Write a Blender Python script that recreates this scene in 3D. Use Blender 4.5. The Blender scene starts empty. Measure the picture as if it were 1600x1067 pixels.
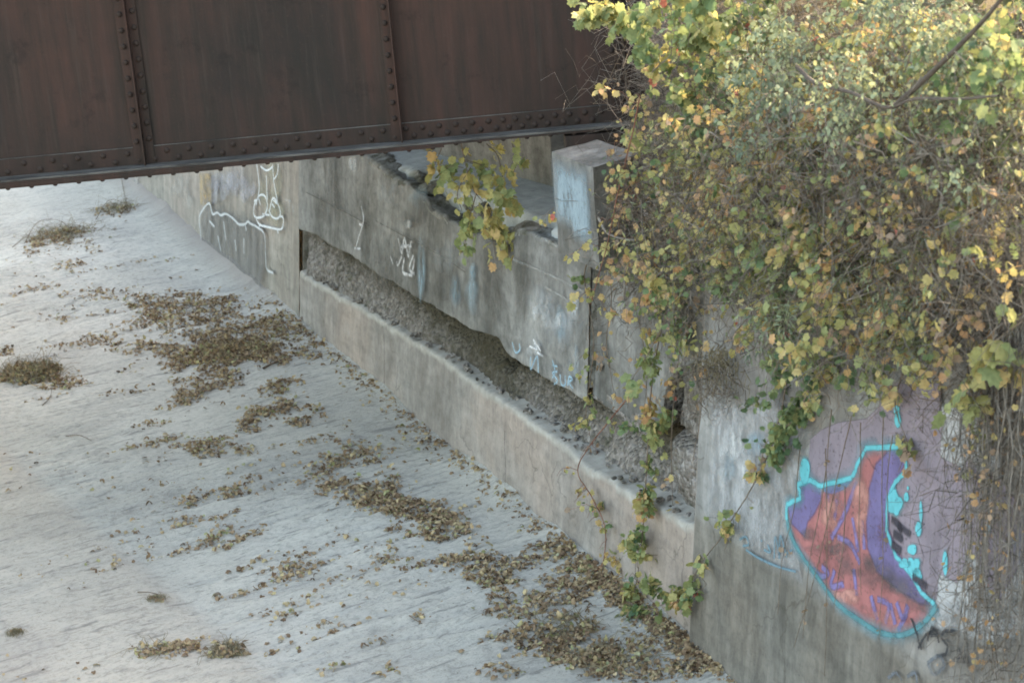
import bpy, math, random
import numpy as np
from mathutils import Vector, noise as mn
R_ = math.radians
random.seed(7); rng = np.random.default_rng(7)
sc = bpy.context.scene

# ------------------------------------------------------------------ camera
H = 7.3; PITCH = R_(16); ROLL = R_(5.15); FPX = 3460.0
cam = bpy.data.cameras.new('camera'); camo = bpy.data.objects.new('camera', cam)
sc.collection.objects.link(camo); sc.camera = camo
cam.sensor_width = 36; cam.lens = FPX / 1600 * 36; cam.clip_start = 0.1; cam.clip_end = 3000
camo.location = (0, 0, H)
from mathutils import Matrix
camo.rotation_euler = (Matrix.Rotation(R_(90) - PITCH, 3, 'X') @ Matrix.Rotation(-ROLL, 3, 'Z')).to_euler()
cam.dof.use_dof = True; cam.dof.focus_distance = 19.5; cam.dof.aperture_fstop = 3.2

# ------------------------------------------------------------------ sky and sun
SUN_EL = R_(26); SUN_AZ = R_(38)          # azimuth measured anticlockwise from +X, behind the wall
world = bpy.data.worlds.new('World'); sc.world = world; world.use_nodes = True
wn = world.node_tree.nodes; wl = world.node_tree.links
bg = wn['Background']; sky = wn.new('ShaderNodeTexSky'); sky.sky_type = 'NISHITA'; sky.sun_disc = False
sky.sun_elevation = SUN_EL; sky.sun_rotation = R_(90) - SUN_AZ
sky.air_density = 1.0; sky.dust_density = 3.0; sky.ozone_density = 1.0
tint = wn.new('ShaderNodeMix'); tint.data_type = 'RGBA'; tint.blend_type = 'MULTIPLY'; tint.inputs[0].default_value = 1
tint.inputs[7].default_value = (1.0, 0.86, 0.665, 1)      # camera white balance for open shade
wl.new(sky.outputs[0], tint.inputs[6]); wl.new(tint.outputs[2], bg.inputs[0])
bg.inputs[1].default_value = 0.15
sun = bpy.data.lights.new('sun', 'SUN'); sun.energy = 2.0; sun.angle = R_(0.5); sun.color = (1, .83, .6)
suno = bpy.data.objects.new('sun', sun); sc.collection.objects.link(suno)
sd = Vector((math.cos(SUN_AZ) * math.cos(SUN_EL), math.sin(SUN_AZ) * math.cos(SUN_EL), math.sin(SUN_EL)))
suno.rotation_euler = sd.to_track_quat('Z', 'Y').to_euler(); suno.location = (20, 30, 20)
sc.view_settings.view_transform = 'Standard'; sc.view_settings.look = 'None'
sc.view_settings.exposure = 3.3; sc.view_settings.gamma = 1
sc.cycles.filter_width = 1.8

# ------------------------------------------------------------------ survey: turning measured directions into places
cr_, sr_ = math.cos(ROLL), math.sin(ROLL); cp_, sp_ = math.cos(PITCH), math.sin(PITCH)
def ray(px, py):
    dx, dy = px - 800, py - 533.5
    x = dx * cr_ - dy * sr_; y = dx * sr_ + dy * cr_
    return np.array((x, FPX * cp_ - y * sp_, -FPX * sp_ - y * cp_))
def on_z(px, py, z=0.0):
    r = ray(px, py); t = (z - H) / r[2]; return np.array((r[0] * t, r[1] * t, z))
def on_y(px, py, y):
    r = ray(px, py); t = y / r[1]; return np.array((r[0] * t, y, r[2] * t + H))
B0 = on_z(700, 690); WD = np.array((-.3333, .9428, 0)); ND = np.array((-.9428, -.3333, 0)); BAT = .12
def W3(s, h, o=0.0, b=BAT):
    return B0 + WD * s + ND * (o - b * h) + np.array((0, 0, h))
def on_w(px, py, off=0.0, b=BAT):                 # -> s, h on the battered plane at offset off
    R = ray(px, py); t = (ND[0]*B0[0] + ND[1]*B0[1] + off - b*H) / (ND[0]*R[0] + ND[1]*R[1] + b*R[2])
    x, y, z = R[0]*t, R[1]*t, R[2]*t + H
    return ((x-B0[0])*WD[0] + (y-B0[1])*WD[1], z)
def P3(px, py, off):                              # a place in the air at a distance off in front of the wall
    s, h = on_w(px, py, off); return W3(s, h, off)
def curve(pts, off=0.0):
    q = sorted(on_w(x, y, off) for x, y in pts)
    S = np.array([a for a, _ in q]); Hh = np.array([b for _, b in q])
    return lambda s: np.interp(s, S, Hh)

# ------------------------------------------------------------------ helpers
def hsh(i, j, k):
    n = (i * 374761393 + j * 668265263 + k * 2147483647 * 3 + 1013904223) & 0xffffffff
    n = ((n ^ (n >> 13)) * 1274126177) & 0xffffffff
    return ((n ^ (n >> 16)) & 0xffff) / 65535.0
def vn(x, y, seed=0):
    x, y = np.broadcast_arrays(np.asarray(x, float), np.asarray(y, float))
    xi = np.floor(x).astype(np.int64); yi = np.floor(y).astype(np.int64); fx = x - xi; fy = y - yi
    fx = fx*fx*(3-2*fx); fy = fy*fy*(3-2*fy)
    a = hsh(xi, yi, seed); b = hsh(xi+1, yi, seed); c = hsh(xi, yi+1, seed); d = hsh(xi+1, yi+1, seed)
    return (a*(1-fx)+b*fx)*(1-fy) + (c*(1-fx)+d*fx)*fy
def fbm(x, y, o=4, seed=0, g=.5):
    v = 0; a = 1; t = 0
    for k in range(o):
        v = v + a * (vn(x*2**k, y*2**k, seed+k) - .5) * 2; t += a; a *= g
    return v / t
C = sc.collection
def link(name, me, parent=None, mats=()):
    o = bpy.data.objects.new(name, me); C.objects.link(o)
    for m in mats: me.materials.append(m)
    if parent is not None:
        o.parent = parent; o.matrix_parent_inverse = Matrix.Translation(-parent.location)
    return o
def tag(o, label=None, cat=None, group=None, kind=None):
    if label: o['label'] = label
    if cat: o['category'] = cat
    if group: o['group'] = group
    if kind: o['kind'] = kind
    return o
def thing(name, label, cat, loc=(0, 0, 0), group=None):
    o = bpy.data.objects.new(name, None); C.objects.link(o); o.location = loc; o.empty_display_size = .2
    return tag(o, label, cat, group)
def mesh_np(name, V, F, smooth=True, uv=None, attrs=None, matidx=None):
    V = np.asarray(V, np.float32); F = np.asarray(F, np.int32)
    me = bpy.data.meshes.new(name); me.vertices.add(len(V)); me.vertices.foreach_set('co', V.ravel())
    k = F.shape[1]; me.loops.add(F.size); me.loops.foreach_set('vertex_index', F.ravel())
    me.polygons.add(len(F)); me.polygons.foreach_set('loop_start', np.arange(0, F.size, k, dtype=np.int32))
    try: me.polygons.foreach_set('loop_total', np.full(len(F), k, np.int32))
    except Exception: pass
    if matidx is not None: me.polygons.foreach_set('material_index', np.asarray(matidx, np.int32))
    me.update(calc_edges=True); me.validate()
    me.polygons.foreach_set('use_smooth', np.full(len(F), smooth))
    if uv is not None:
        l = me.uv_layers.new(name='UVMap'); l.data.foreach_set('uv', np.asarray(uv, np.float32)[F.ravel()].ravel())
    for n, a in (attrs or {}).items():
        at = me.attributes.new(n, 'FLOAT', 'POINT'); at.data.foreach_set('value', np.asarray(a, np.float32))
    return me
def grid_faces(nr, nc):
    i = np.arange(nr-1)[:, None]*nc + np.arange(nc-1)[None, :]
    i = i.ravel(); return np.stack([i, i+1, i+nc+1, i+nc], 1)

class MB:                                         # boxes, prisms, domes collected into one mesh
    def __init__(s): s.v = []; s.f = []
    def add(s, v, f):
        b = len(s.v); s.v += [tuple(float(c) for c in p) for p in v]; s.f += [tuple(b+i for i in q) for q in f]
    def box(s, x0, x1, y0, y1, z0, z1, fr=None):
        p = [(x0,y0,z0),(x1,y0,z0),(x1,y1,z0),(x0,y1,z0),(x0,y0,z1),(x1,y0,z1),(x1,y1,z1),(x0,y1,z1)]
        if fr: p = [fr(*q) for q in p]
        s.add(p, [(0,3,2,1),(4,5,6,7),(0,1,5,4),(1,2,6,5),(2,3,7,6),(3,0,4,7)])
    def dome(s, c, ax, r, hgt=.75, seg=8, ring=3):
        ax = np.array(ax, float); ax /= np.linalg.norm(ax); t = np.cross(ax, (0.3, .2, .93)); t /= np.linalg.norm(t); u = np.cross(ax, t)
        v = []
        for k in range(ring):
            a = k/ring*math.pi/2
            for j in range(seg):
                q = j/seg*2*math.pi
                v.append(np.array(c) + ax*math.sin(a)*r*hgt + (t*math.cos(q)+u*math.sin(q))*r*math.cos(a))
        v.append(np.array(c)+ax*r*hgt)
        f = []
        for k in range(ring-1):
            for j in range(seg): f.append((k*seg+j, k*seg+(j+1)%seg, (k+1)*seg+(j+1)%seg, (k+1)*seg+j))
        for j in range(seg): f.append(((ring-1)*seg+j, (ring-1)*seg+(j+1)%seg, ring*seg))
        s.add(v, f)
    def build(s, name, mat, parent=None, smooth=False, bevel=0):
        me = bpy.data.meshes.new(name); me.from_pydata(s.v, [], s.f); me.update()
        if smooth: me.polygons.foreach_set('use_smooth', [True]*len(me.polygons))
        o = link(name, me, parent, [mat])
        if bevel:
            m = o.modifiers.new('bevel', 'BEVEL'); m.width = bevel; m.segments = 2; m.limit_method = 'ANGLE'
        return o

def tubes(paths, seg=5):                          # paths: list of (pts (n,3), radii (n,))
    VV, FF = [], []; base = 0
    for pts, rad in paths:
        pts = np.asarray(pts, float); n = len(pts)
        if n < 2: continue
        rad = np.broadcast_to(np.asarray(rad, float), (n,))
        d = np.gradient(pts, axis=0); d /= (np.linalg.norm(d, axis=1)[:, None] + 1e-9)
        ref = np.array((.31, .87, .38)); a = np.cross(d, ref); a /= (np.linalg.norm(a, axis=1)[:, None] + 1e-9); b = np.cross(d, a)
        q = np.arange(seg)/seg*2*math.pi
        V = pts[:, None, :] + rad[:, None, None]*(a[:, None, :]*np.cos(q)[None, :, None] + b[:, None, :]*np.sin(q)[None, :, None])
        VV.append(V.reshape(-1, 3))
        i = np.arange(n-1)[:, None]*seg; j = np.arange(seg)[None, :]; j2 = (j+1) % seg
        F = np.stack([(i+j).ravel(), (i+j2).ravel(), (i+seg+j2).ravel(), (i+seg+j).ravel()], 1) + base
        FF.append(F); base += n*seg
    return np.concatenate(VV), np.concatenate(FF)

# leaf templates: verts (x across, y along, z up), tris
def outline_leaf(out, cup=.1, fold=.12):
    out = np.array(out, float); n = len(out)
    V = np.zeros((n+1, 3)); V[:n, :2] = out; V[n, :2] = (0, .42)
    r = np.hypot(V[:, 0], V[:, 1]-.45); V[:, 2] = -cup*r*r*2 + fold*np.abs(V[:, 0])
    return V, np.array([(i, (i+1) % n, n) for i in range(n)])
GRAPE = outline_leaf([(0,0),(.2,-.1),(.42,.02),(.38,.2),(.56,.42),(.36,.5),(.4,.78),(.2,.76),(0,1.0),(-.2,.76),(-.4,.78),(-.36,.5),(-.56,.42),(-.38,.2),(-.42,.02),(-.2,-.1)], .25)
OVAL = outline_leaf([(0,0),(.2,.14),(.31,.4),(.24,.7),(0,1),(-.24,.7),(-.31,.4),(-.2,.14)], .15, .35)
LANCE = outline_leaf([(0,0),(.09,.2),(.11,.5),(0,1),(-.11,.5),(-.09,.2)], .3, .3)
CURL = outline_leaf([(0,0),(.26,.1),(.34,.42),(.22,.6),(.24,.8),(0,1),(-.3,.72),(-.2,.5),(-.34,.3),(-.16,.08)], .75, .5)
def leaf_mesh(tpl, P, Y, N, size, hue):
    TV, TF = tpl; P = np.asarray(P, float); n = len(P)
    Y = Y / (np.linalg.norm(Y, axis=1)[:, None]+1e-9); X = np.cross(Y, N); X /= (np.linalg.norm(X, axis=1)[:, None]+1e-9); Z = np.cross(X, Y)
    size = np.broadcast_to(size, (n,)); bend = rng.uniform(.3, 1.9, n)
    V = P[:, None, :] + size[:, None, None]*(X[:, None, :]*TV[None, :, 0:1] + Y[:, None, :]*TV[None, :, 1:2] + Z[:, None, :]*TV[None, :, 2:3]*bend[:, None, None])
    F = TF[None] + (np.arange(n)*len(TV))[:, None, None]
    return V.reshape(-1, 3), F.reshape(-1, 3), np.repeat(hue, len(TV))
def rdir(n): v = rng.normal(size=(n, 3)); return v/np.linalg.norm(v, axis=1)[:, None]

# ------------------------------------------------------------------ materials
class NT:
    def __init__(s, name):
        s.m = bpy.data.materials.new(name); s.m.use_nodes = True; s.t = s.m.node_tree
        s.b = s.t.nodes['Principled BSDF']; s.out = s.t.nodes['Material Output']; s.b.inputs['Specular IOR Level'].default_value = .25
    def n(s, t, **k):
        x = s.t.nodes.new('ShaderNode'+t)
        for a, v in k.items(): setattr(x, a, v)
        return x
    def l(s, a, b): s.t.links.new(a, b)
    def co(s, kind='Object', scale=(1, 1, 1), rot=(0, 0, 0)):
        c = s.n('TexCoord'); m = s.n('Mapping'); m.inputs['Scale'].default_value = scale; v = c.outputs[kind]
        if any(rot): r0 = s.n('Mapping'); r0.inputs['Rotation'].default_value = rot; s.l(v, r0.inputs[0]); v = r0.outputs[0]
        s.l(v, m.inputs[0]); return m.outputs[0]
    def noise(s, vec, sc_, det=5, rough=.55, dist=0):
        x = s.n('TexNoise'); x.inputs['Scale'].default_value = sc_; x.inputs['Detail'].default_value = det
        x.inputs['Roughness'].default_value = rough; x.inputs['Distortion'].default_value = dist; s.l(vec, x.inputs['Vector']); return x.outputs['Fac']
    def ramp(s, fac, stops, interp='LINEAR'):
        r = s.n('ValToRGB'); r.color_ramp.interpolation = interp; e = r.color_ramp.elements
        while len(e) < len(stops): e.new(.5)
        for k, (p, c) in enumerate(stops):
            e[k].position = p; e[k].color = (*c, 1) if isinstance(c, tuple) else (c, c, c, 1)
        s.l(fac, r.inputs[0]); return r.outputs[0]
    def mix(s, fac, a, b, mode='MIX'):
        m = s.n('Mix', data_type='RGBA', blend_type=mode)
        for v, i in ((fac, 0), (a, 6), (b, 7)):
            if isinstance(v, (int, float)): m.inputs[i].default_value = v if i == 0 else (v, v, v, 1)
            elif isinstance(v, tuple): m.inputs[i].default_value = (*v, 1)
            else: s.l(v, m.inputs[i])
        return m.outputs[2]
    def math(s, op, a, b=0.0):
        m = s.n('Math', operation=op)
        for i, v in enumerate((a, b)):
            if isinstance(v, (int, float)): m.inputs[i].default_value = v
            else: s.l(v, m.inputs[i])
        return m.outputs[0]
    def bump(s, h, st=.3, dist=.02):
        b = s.n('Bump'); b.inputs['Strength'].default_value = st; b.inputs['Distance'].default_value = dist
        s.l(h, b.inputs['Height']); s.l(b.outputs[0], s.b.inputs['Normal'])
    def fin(s, col, rough=.9):
        if isinstance(col, tuple): s.b.inputs['Base Color'].default_value = (*col, 1)
        else: s.l(col, s.b.inputs['Base Color'])
        s.b.inputs['Roughness'].default_value = rough; return s.m

def concrete(name, ca, cb, streak=.55, speck=.5, lines=0.0, bumpy=.5, pink=None, rim=False, band=0):
    t = NT(name); uv = t.co('UV'); st = t.co('UV', (2.6, .28, 1))
    c = t.mix(t.ramp(t.noise(t.co('UV', (1.1, .8, 1)), .9, 10, .74, .3), [(.4, 0.0), (.6, 1.0)]), ca, cb)
    if pink: c = t.mix(t.ramp(t.noise(uv, .45, 3, .5), [(.42, 0.0), (.62, 1.0)]), c, pink)
    s1 = t.ramp(t.noise(st, 1.0, 6, .65), [(.32, 1-streak), (.62, 1.0)]); c = t.mix(1.0, c, s1, 'MULTIPLY')
    s2 = t.ramp(t.noise(t.co('UV', (3.2, .8, 1)), 2.2, 7, .7, .6), [(.35, 1-streak*.7), (.6, 1.08)]); c = t.mix(1.0, c, s2, 'MULTIPLY')
    g = t.noise(uv, 9, 10, .8); c = t.mix(1.0, c, t.ramp(g, [(.28, 1-speck), (.5, 1.0), (.75, 1.18)]), 'MULTIPLY')
    p = t.ramp(t.noise(uv, 55, 2, .5), [(.28, .55), (.36, 1.0)]); c = t.mix(.7, c, p, 'MULTIPLY')
    c = t.mix(t.ramp(t.noise(t.co('UV', (1, .7, 1), (0, 0, .4)), 2.6, 8, .75), [(.6, 0.0), (.7, .22)]), c, (.42, .41, .39))
    if rim:
        at = t.n('Attribute'); at.attribute_name = 'brown'
        f = t.ramp(t.math('ADD', t.math('MULTIPLY', at.outputs['Fac'], .75), t.math('MULTIPLY', t.noise(uv, 2.2, 7, .7), .5)), [(.62, 0.0), (.8, .85)])
        c = t.mix(f, c, t.mix(t.ramp(t.noise(uv, 6, 7, .7), [(.35, 0.0), (.65, 1.0)]), (.27, .245, .215), (.4, .385, .35)))
    hgt = t.math('ADD', t.math('MULTIPLY', t.noise(uv, 26, 6, .65), .6), t.math('MULTIPLY', g, .5))
    vo = t.n('TexVoronoi', feature='DISTANCE_TO_EDGE'); vo.inputs['Scale'].default_value = .8; dn = t.n('TexNoise'); dn.inputs['Scale'].default_value = 3; dn.inputs['Detail'].default_value = 6; t.l(uv, dn.inputs['Vector'])
    t.l(t.mix(.4, uv, dn.outputs['Color'], 'ADD'), vo.inputs['Vector']); ck = t.ramp(vo.outputs['Distance'], [(.0, .55), (.007, 0.0)]); c = t.mix(t.math('MULTIPLY', ck, t.ramp(t.noise(uv, .8, 2), [(.48, 0.0), (.55, 1.0)])), c, (.07, .062, .05))
    wv = t.noise(t.co('UV', (1.3, 9, 1)), 1.0, 3, .5); c = t.mix(.5, c, t.ramp(wv, [(.35, .82), (.5, 1.0), (.65, 1.1)]), 'MULTIPLY')
    if band:
        sp = t.n('SeparateXYZ'); t.l(uv, sp.inputs[0]); bb = t.ramp(t.math('ADD', sp.outputs['Y'], t.math('MULTIPLY', t.noise(uv, 1.2, 6, .7), .16)), [(.0, 1.0), (1.0, 0.0)]); mr = t.n('MapRange'); mr.inputs['From Min'].default_value = band+.03; mr.inputs['From Max'].default_value = band+.16; mr.inputs['To Min'].default_value = 1; mr.inputs['To Max'].default_value = 0
        t.l(t.math('ADD', sp.outputs['Y'], t.math('MULTIPLY', t.noise(uv, 1.2, 6, .7), .16)), mr.inputs[0]); c = t.mix(mr.outputs[0], c, t.mix(1.0, c, (.74, .7, .64), 'MULTIPLY'))
    if lines:
        w = t.n('TexWave', wave_type='BANDS', bands_direction='Y'); w.inputs['Scale'].default_value = lines; w.inputs['Distortion'].default_value = .3
        w.inputs['Detail'].default_value = 3; t.l(uv, w.inputs[0]); ln = t.ramp(w.outputs['Fac'], [(.0, 0.0), (.05, 1.0)])
        hgt = t.math('ADD', hgt, t.math('MULTIPLY', ln, .35)); c = t.mix(.35, c, t.ramp(w.outputs['Fac'], [(.0, .7), (.06, 1.0)]), 'MULTIPLY')
    t.bump(hgt, bumpy, .015); return t.fin(c)
M_WALL = concrete('stained_concrete', (.125, .119, .108), (.262, .255, .243), .3, .5, .3)
M_FAR = concrete('dusty_concrete', (.24, .215, .185), (.34, .315, .28), .35, .25, 0, .3, (.32, .275, .24))
M_LEDGE = concrete('worn_pink_concrete', (.19, .168, .15), (.3, .275, .255), .22, .35, 0, .4, (.31, .255, .22), True)
M_WING = concrete('board_marked_concrete', (.2, .194, .184), (.3, .296, .29), .42, .35, .42, .4, (.24, .215, .195), False, 1.1)
M_SHELF = concrete('pale_seat_concrete', (.33, .34, .33), (.42, .43, .42), .15, .35)
def rough_core():
    t = NT('exposed_aggregate'); c = t.co('Object')
    v = t.n('TexVoronoi'); v.inputs['Scale'].default_value = 24; t.l(c, v.inputs['Vector'])
    st = t.ramp(v.outputs['Color'], [(0, (.03, .027, .024)), (.25, (.14, .125, .11)), (.5, (.25, .22, .2)), (.8, (.38, .345, .325)), (1, (.52, .49, .47))])
    base = t.mix(t.ramp(t.noise(c, .9, 5, .6), [(.35, 0.0), (.58, 1.0)]), (.12, .108, .09), (.3, .27, .245))
    col = t.mix(.62, base, st); col = t.mix(t.ramp(t.noise(c, 5, 6, .7), [(.56, 0.0), (.68, .7)]), col, (.075, .08, .045))
    col = t.mix(t.ramp(t.noise(t.co('Object', (1, 1, 1), (.5, .2, 0)), 7, 7, .7), [(.58, 0.0), (.7, .8)]), col, (.45, .43, .42))
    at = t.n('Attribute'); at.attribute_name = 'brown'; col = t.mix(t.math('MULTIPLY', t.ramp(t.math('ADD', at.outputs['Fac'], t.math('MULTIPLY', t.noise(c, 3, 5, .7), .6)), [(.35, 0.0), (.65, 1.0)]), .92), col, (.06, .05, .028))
    t.bump(t.math('ADD', t.noise(c, 18, 7, .7), t.math('MULTIPLY', v.outputs['Distance'], -1.2)), 1.0, .05); return t.fin(col, .95)
M_CORE = rough_core()
def dirt_edge():
    t = NT('mossy_rubble_concrete'); c = t.co('Object')
    col = t.mix(t.ramp(t.noise(c, 4, 6, .7), [(.42, 0.0), (.58, 1.0)]), (.11, .105, .08), (.27, .26, .24))
    col = t.mix(t.ramp(t.noise(c, 13, 6, .7), [(.5, 0.0), (.66, .8)]), col, (.36, .35, .33))
    t.bump(t.noise(c, 20, 7, .7), 1, .05); return t.fin(col, .95)
M_MOSS = dirt_edge()
def steel():
    t = NT('rusty_painted_steel'); c = t.co('Object')
    a = t.mix(t.ramp(t.noise(c, .55, 6, .6, .4), [(.36, 0.0), (.64, 1.0)]), (.03, .024, .022), (.058, .033, .027))
    a = t.mix(t.ramp(t.noise(t.co('Object', (5, 1, .4)), 1.6, 6, .65), [(.4, 0.0), (.68, .7)]), a, (.022, .022, .019))
    a = t.mix(t.ramp(t.noise(t.co('Object', (7, 1, .35)), 2.2, 7, .75), [(.52, 0.0), (.68, .25)]), a, (.075, .058, .05)); a = t.mix(t.ramp(t.noise(c, 2.3, 8, .7), [(.56, 0.0), (.66, .5)]), a, (.018, .015, .014))
    a = t.mix(t.ramp(t.noise(c, 26, 4, .7), [(.58, 0.0), (.75, .25)]), a, (.08, .055, .043))
    t.bump(t.noise(c, 30, 5, .7), .35, .006); return t.fin(a, .8)
M_STEEL = steel(); M_STEEL.node_tree.nodes['Principled BSDF'].inputs['Specular IOR Level'].default_value = .12
def flange_mat():
    t = NT('dusty_flange_steel'); c = t.co('Object')
    a = t.mix(t.ramp(t.noise(t.co('Object', (.6, 4, 4)), 4, 7, .7), [(.38, 0.0), (.6, 1.0)]), (.03, .027, .025), (.11, .104, .097))
    t.bump(t.noise(c, 30, 5, .7), .4, .006); return t.fin(a, .8)
M_FLANGE = flange_mat()
def ground_mat():
    t = NT('silty_concrete_ground'); c = t.co('Object'); rot = (0, 0, -R_(30))
    thin = t.co('Object', (1.5, 8, 1), rot)
    long = t.co('Object', (.9, 3.0, 1), rot)
    a = t.mix(t.ramp(t.noise(c, .35, 5, .6), [(.35, 0.0), (.65, 1.0)]), (.44, .41, .36), (.555, .522, .462))
    a = t.mix(t.ramp(t.noise(long, 1.1, 10, .78, .6), [(.5, 0.0), (.68, .6)]), a, (.31, .3, .285))
    a = t.mix(t.ramp(t.noise(t.co('Object', (1.3, 7, 1), rot), 2.4, 6, .75), [(.56, 0.0), (.66, .75)]), a, (.2, .19, .172))
    a = t.mix(1.0, a, t.ramp(t.noise(c, 16, 8, .8), [(.3, .55), (.48, 1.0), (.7, 1.12)]), 'MULTIPLY')
    a = t.mix(t.ramp(t.noise(c, 3.2, 9, .8), [(.55, 0.0), (.66, .55)]), a, (.25, .235, .21)); a = t.mix(t.ramp(t.noise(c, 40, 3, .7), [(.64, 0.0), (.7, .7)]), a, (.14, .12, .1))
    a = t.mix(t.ramp(t.noise(thin, 1.3, 7, .7, .5), [(.57, 0.0), (.64, .7)]), a, (.2, .19, .175))
    at = t.n('Attribute'); at.attribute_name = 'slab'
    a = t.mix(t.math('MULTIPLY', at.outputs['Fac'], .8), a, t.mix(1.0, a, (.96, .9, .86), 'MULTIPLY'))
    ad = t.n('Attribute'); ad.attribute_name = 'damp'; a = t.mix(ad.outputs['Fac'], a, (.3, .262, .235))
    t.bump(t.math('ADD', t.noise(t.co('Object', (1, 2.2, 1), rot), 11, 8, .75), t.math('MULTIPLY', t.noise(c, 60, 3, .6), .2)), .8, .04); return t.fin(a, .95)
M_GROUND = ground_mat()
def soil():
    t = NT('leafy_bank_soil'); c = t.co('Object')
    a = t.ramp(t.noise(c, 7, 8, .75), [(.3, (.025, .02, .012)), (.5, (.07, .055, .03)), (.62, (.1, .09, .045)), (.75, (.2, .15, .09))])
    t.bump(t.noise(c, 14, 8, .75), 1, .08); return t.fin(a, .95)
M_SOIL = soil()
def leafm(name, stops, tr=.38, rough=.6):
    t = NT(name); at = t.n('Attribute'); at.attribute_name = 'hue'
    col = t.ramp(at.outputs['Fac'], stops)
    col = t.mix(.6, col, t.ramp(t.noise(t.co('Object'), 30, 4, .6), [(.3, .55), (.6, 1.15)]), 'MULTIPLY')
    t.fin(col, rough); tl = t.n('BsdfTranslucent'); mx = t.n('MixShader'); mx.inputs[0].default_value = tr
    t.l(t.mix(1.0, col, (1.15, 1.08, .9), 'MULTIPLY'), tl.inputs[0]); t.l(t.b.outputs[0], mx.inputs[1]); t.l(tl.outputs[0], mx.inputs[2]); t.l(mx.outputs[0], t.out.inputs[0])
    return t.m
M_LEAF = leafm('autumn_vine_leaf', [(0, (.07, .12, .065)), (.2, (.15, .215, .1)), (.38, (.26, .29, .13)), (.52, (.4, .37, .15)), (.64, (.48, .38, .17)), (.74, (.5, .3, .15)), (.82, (.36, .27, .2)), (.95, (.25, .18, .13)), (.985, (.25, .18, .13)), (1, (.4, .13, .1))])
M_SHRUB = leafm('grey_green_leaf', [(0, (.12, .155, .11)), (.35, (.22, .265, .175)), (.6, (.31, .34, .2)), (.8, (.45, .43, .2)), (1, (.5, .33, .16))], .3)
M_DRY = leafm('dry_leaf_litter', [(0, (.09, .065, .045)), (.25, (.2, .13, .08)), (.5, (.33, .235, .14)), (.75, (.46, .36, .21)), (.9, (.27, .28, .12)), (1, (.55, .5, .38))], .15, .75)
def bark(name, a, b):
    t = NT(name); c = t.co('Object'); t.bump(t.noise(c, 40, 5, .7), .5, .01)
    return t.fin(t.mix(t.ramp(t.noise(c, 12, 6, .7), [(.35, 0.0), (.65, 1.0)]), a, b), .85)
M_STEM = bark('brown_vine_bark', (.09, .065, .045), (.2, .155, .12)); M_GREY = bark('grey_dry_twig', (.11, .095, .08), (.27, .24, .21))
M_REDST = bark('reddish_vine_stem', (.12, .05, .035), (.25, .12, .08)); M_BARK = bark('tree_bark', (.12, .1, .08), (.3, .27, .23))
M_GREENST = bark('green_weed_stem', (.1, .12, .05), (.22, .24, .12)); M_DKB = bark('dark_branch_bark', (.05, .04, .033), (.11, .09, .075)); M_PIPE = bark('galvanised_pipe', (.28, .28, .28), (.42, .42, .42))
M_DEBRIS = bark('dead_grass_debris', (.12, .1, .06), (.3, .25, .16))
def paint(name, col, wear=.5, scale=7.0, rough=.75, sx=1.0, sy=1.0, op=1.0):
    t = NT(name); uv = t.co('UV', (sx, sy, 1)); at = t.n('Attribute'); at.attribute_name = 'a'
    col2 = t.mix(t.ramp(t.noise(uv, 4, 5, .6), [(.3, 0.0), (.7, 1.0)]), tuple(c*.82 for c in col), col)
    w = t.ramp(t.noise(uv, scale, 7, .72), [(.5-.28*(1-wear)-.04+wear*.1-.1, 0.0), (.5-.28*(1-wear)+.1+wear*.1, 1.0)])
    al = t.math('MULTIPLY', t.math('MULTIPLY', at.outputs['Fac'], w), op)
    col2 = t.mix(1.0, col2, t.ramp(t.noise(t.co('UV', (2.6, .6, 1)), 2.2, 8, .75), [(.3, .68), (.5, 1.0), (.7, 1.12)]), 'MULTIPLY')
    al = t.math('MULTIPLY', al, t.ramp(t.noise(uv, 26, 6, .75), [(.34, .25), (.44, 1.0)]))
    t.fin(col2, rough); t.l(al, t.b.inputs['Alpha']); return t.m

# ------------------------------------------------------------------ ground (one sheet to the horizon)
ca, sa = math.cos(R_(30)), math.sin(R_(30))
def axis(lo, hi, st, far):
    a = list(np.arange(lo, hi, st)); d = st; x = lo; pre = []
    while x > -far: d *= 1.25; x -= d; pre.append(x)
    d = st; x = a[-1]; post = []
    while x < far: d *= 1.25; x += d; post.append(x)
    return np.array(pre[::-1] + a + post)
U = axis(-2.0, 16.0, .06, 900.0); Vv = axis(9.0, 41.0, .026, 900.0)
gu, gv = np.meshgrid(U, Vv)                       # u along the silt ridges, v across them
GX = gu*ca - gv*sa; GY = gu*sa + gv*ca
def dwall(x, y): return (x-B0[0])*ND[0] + (y-B0[1])*ND[1]
def swall(x, y): return (x-B0[0])*WD[0] + (y-B0[1])*WD[1]
sa_, sb_ = on_z(80, 770), on_z(430, 1067)
sdir = (sa_-sb_)/np.linalg.norm(sa_-sb_)
def slabd(x, y): return (x-sb_[0])*(-sdir[1]) + (y-sb_[1])*sdir[0]      # >0 on the slab side (left)
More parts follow.
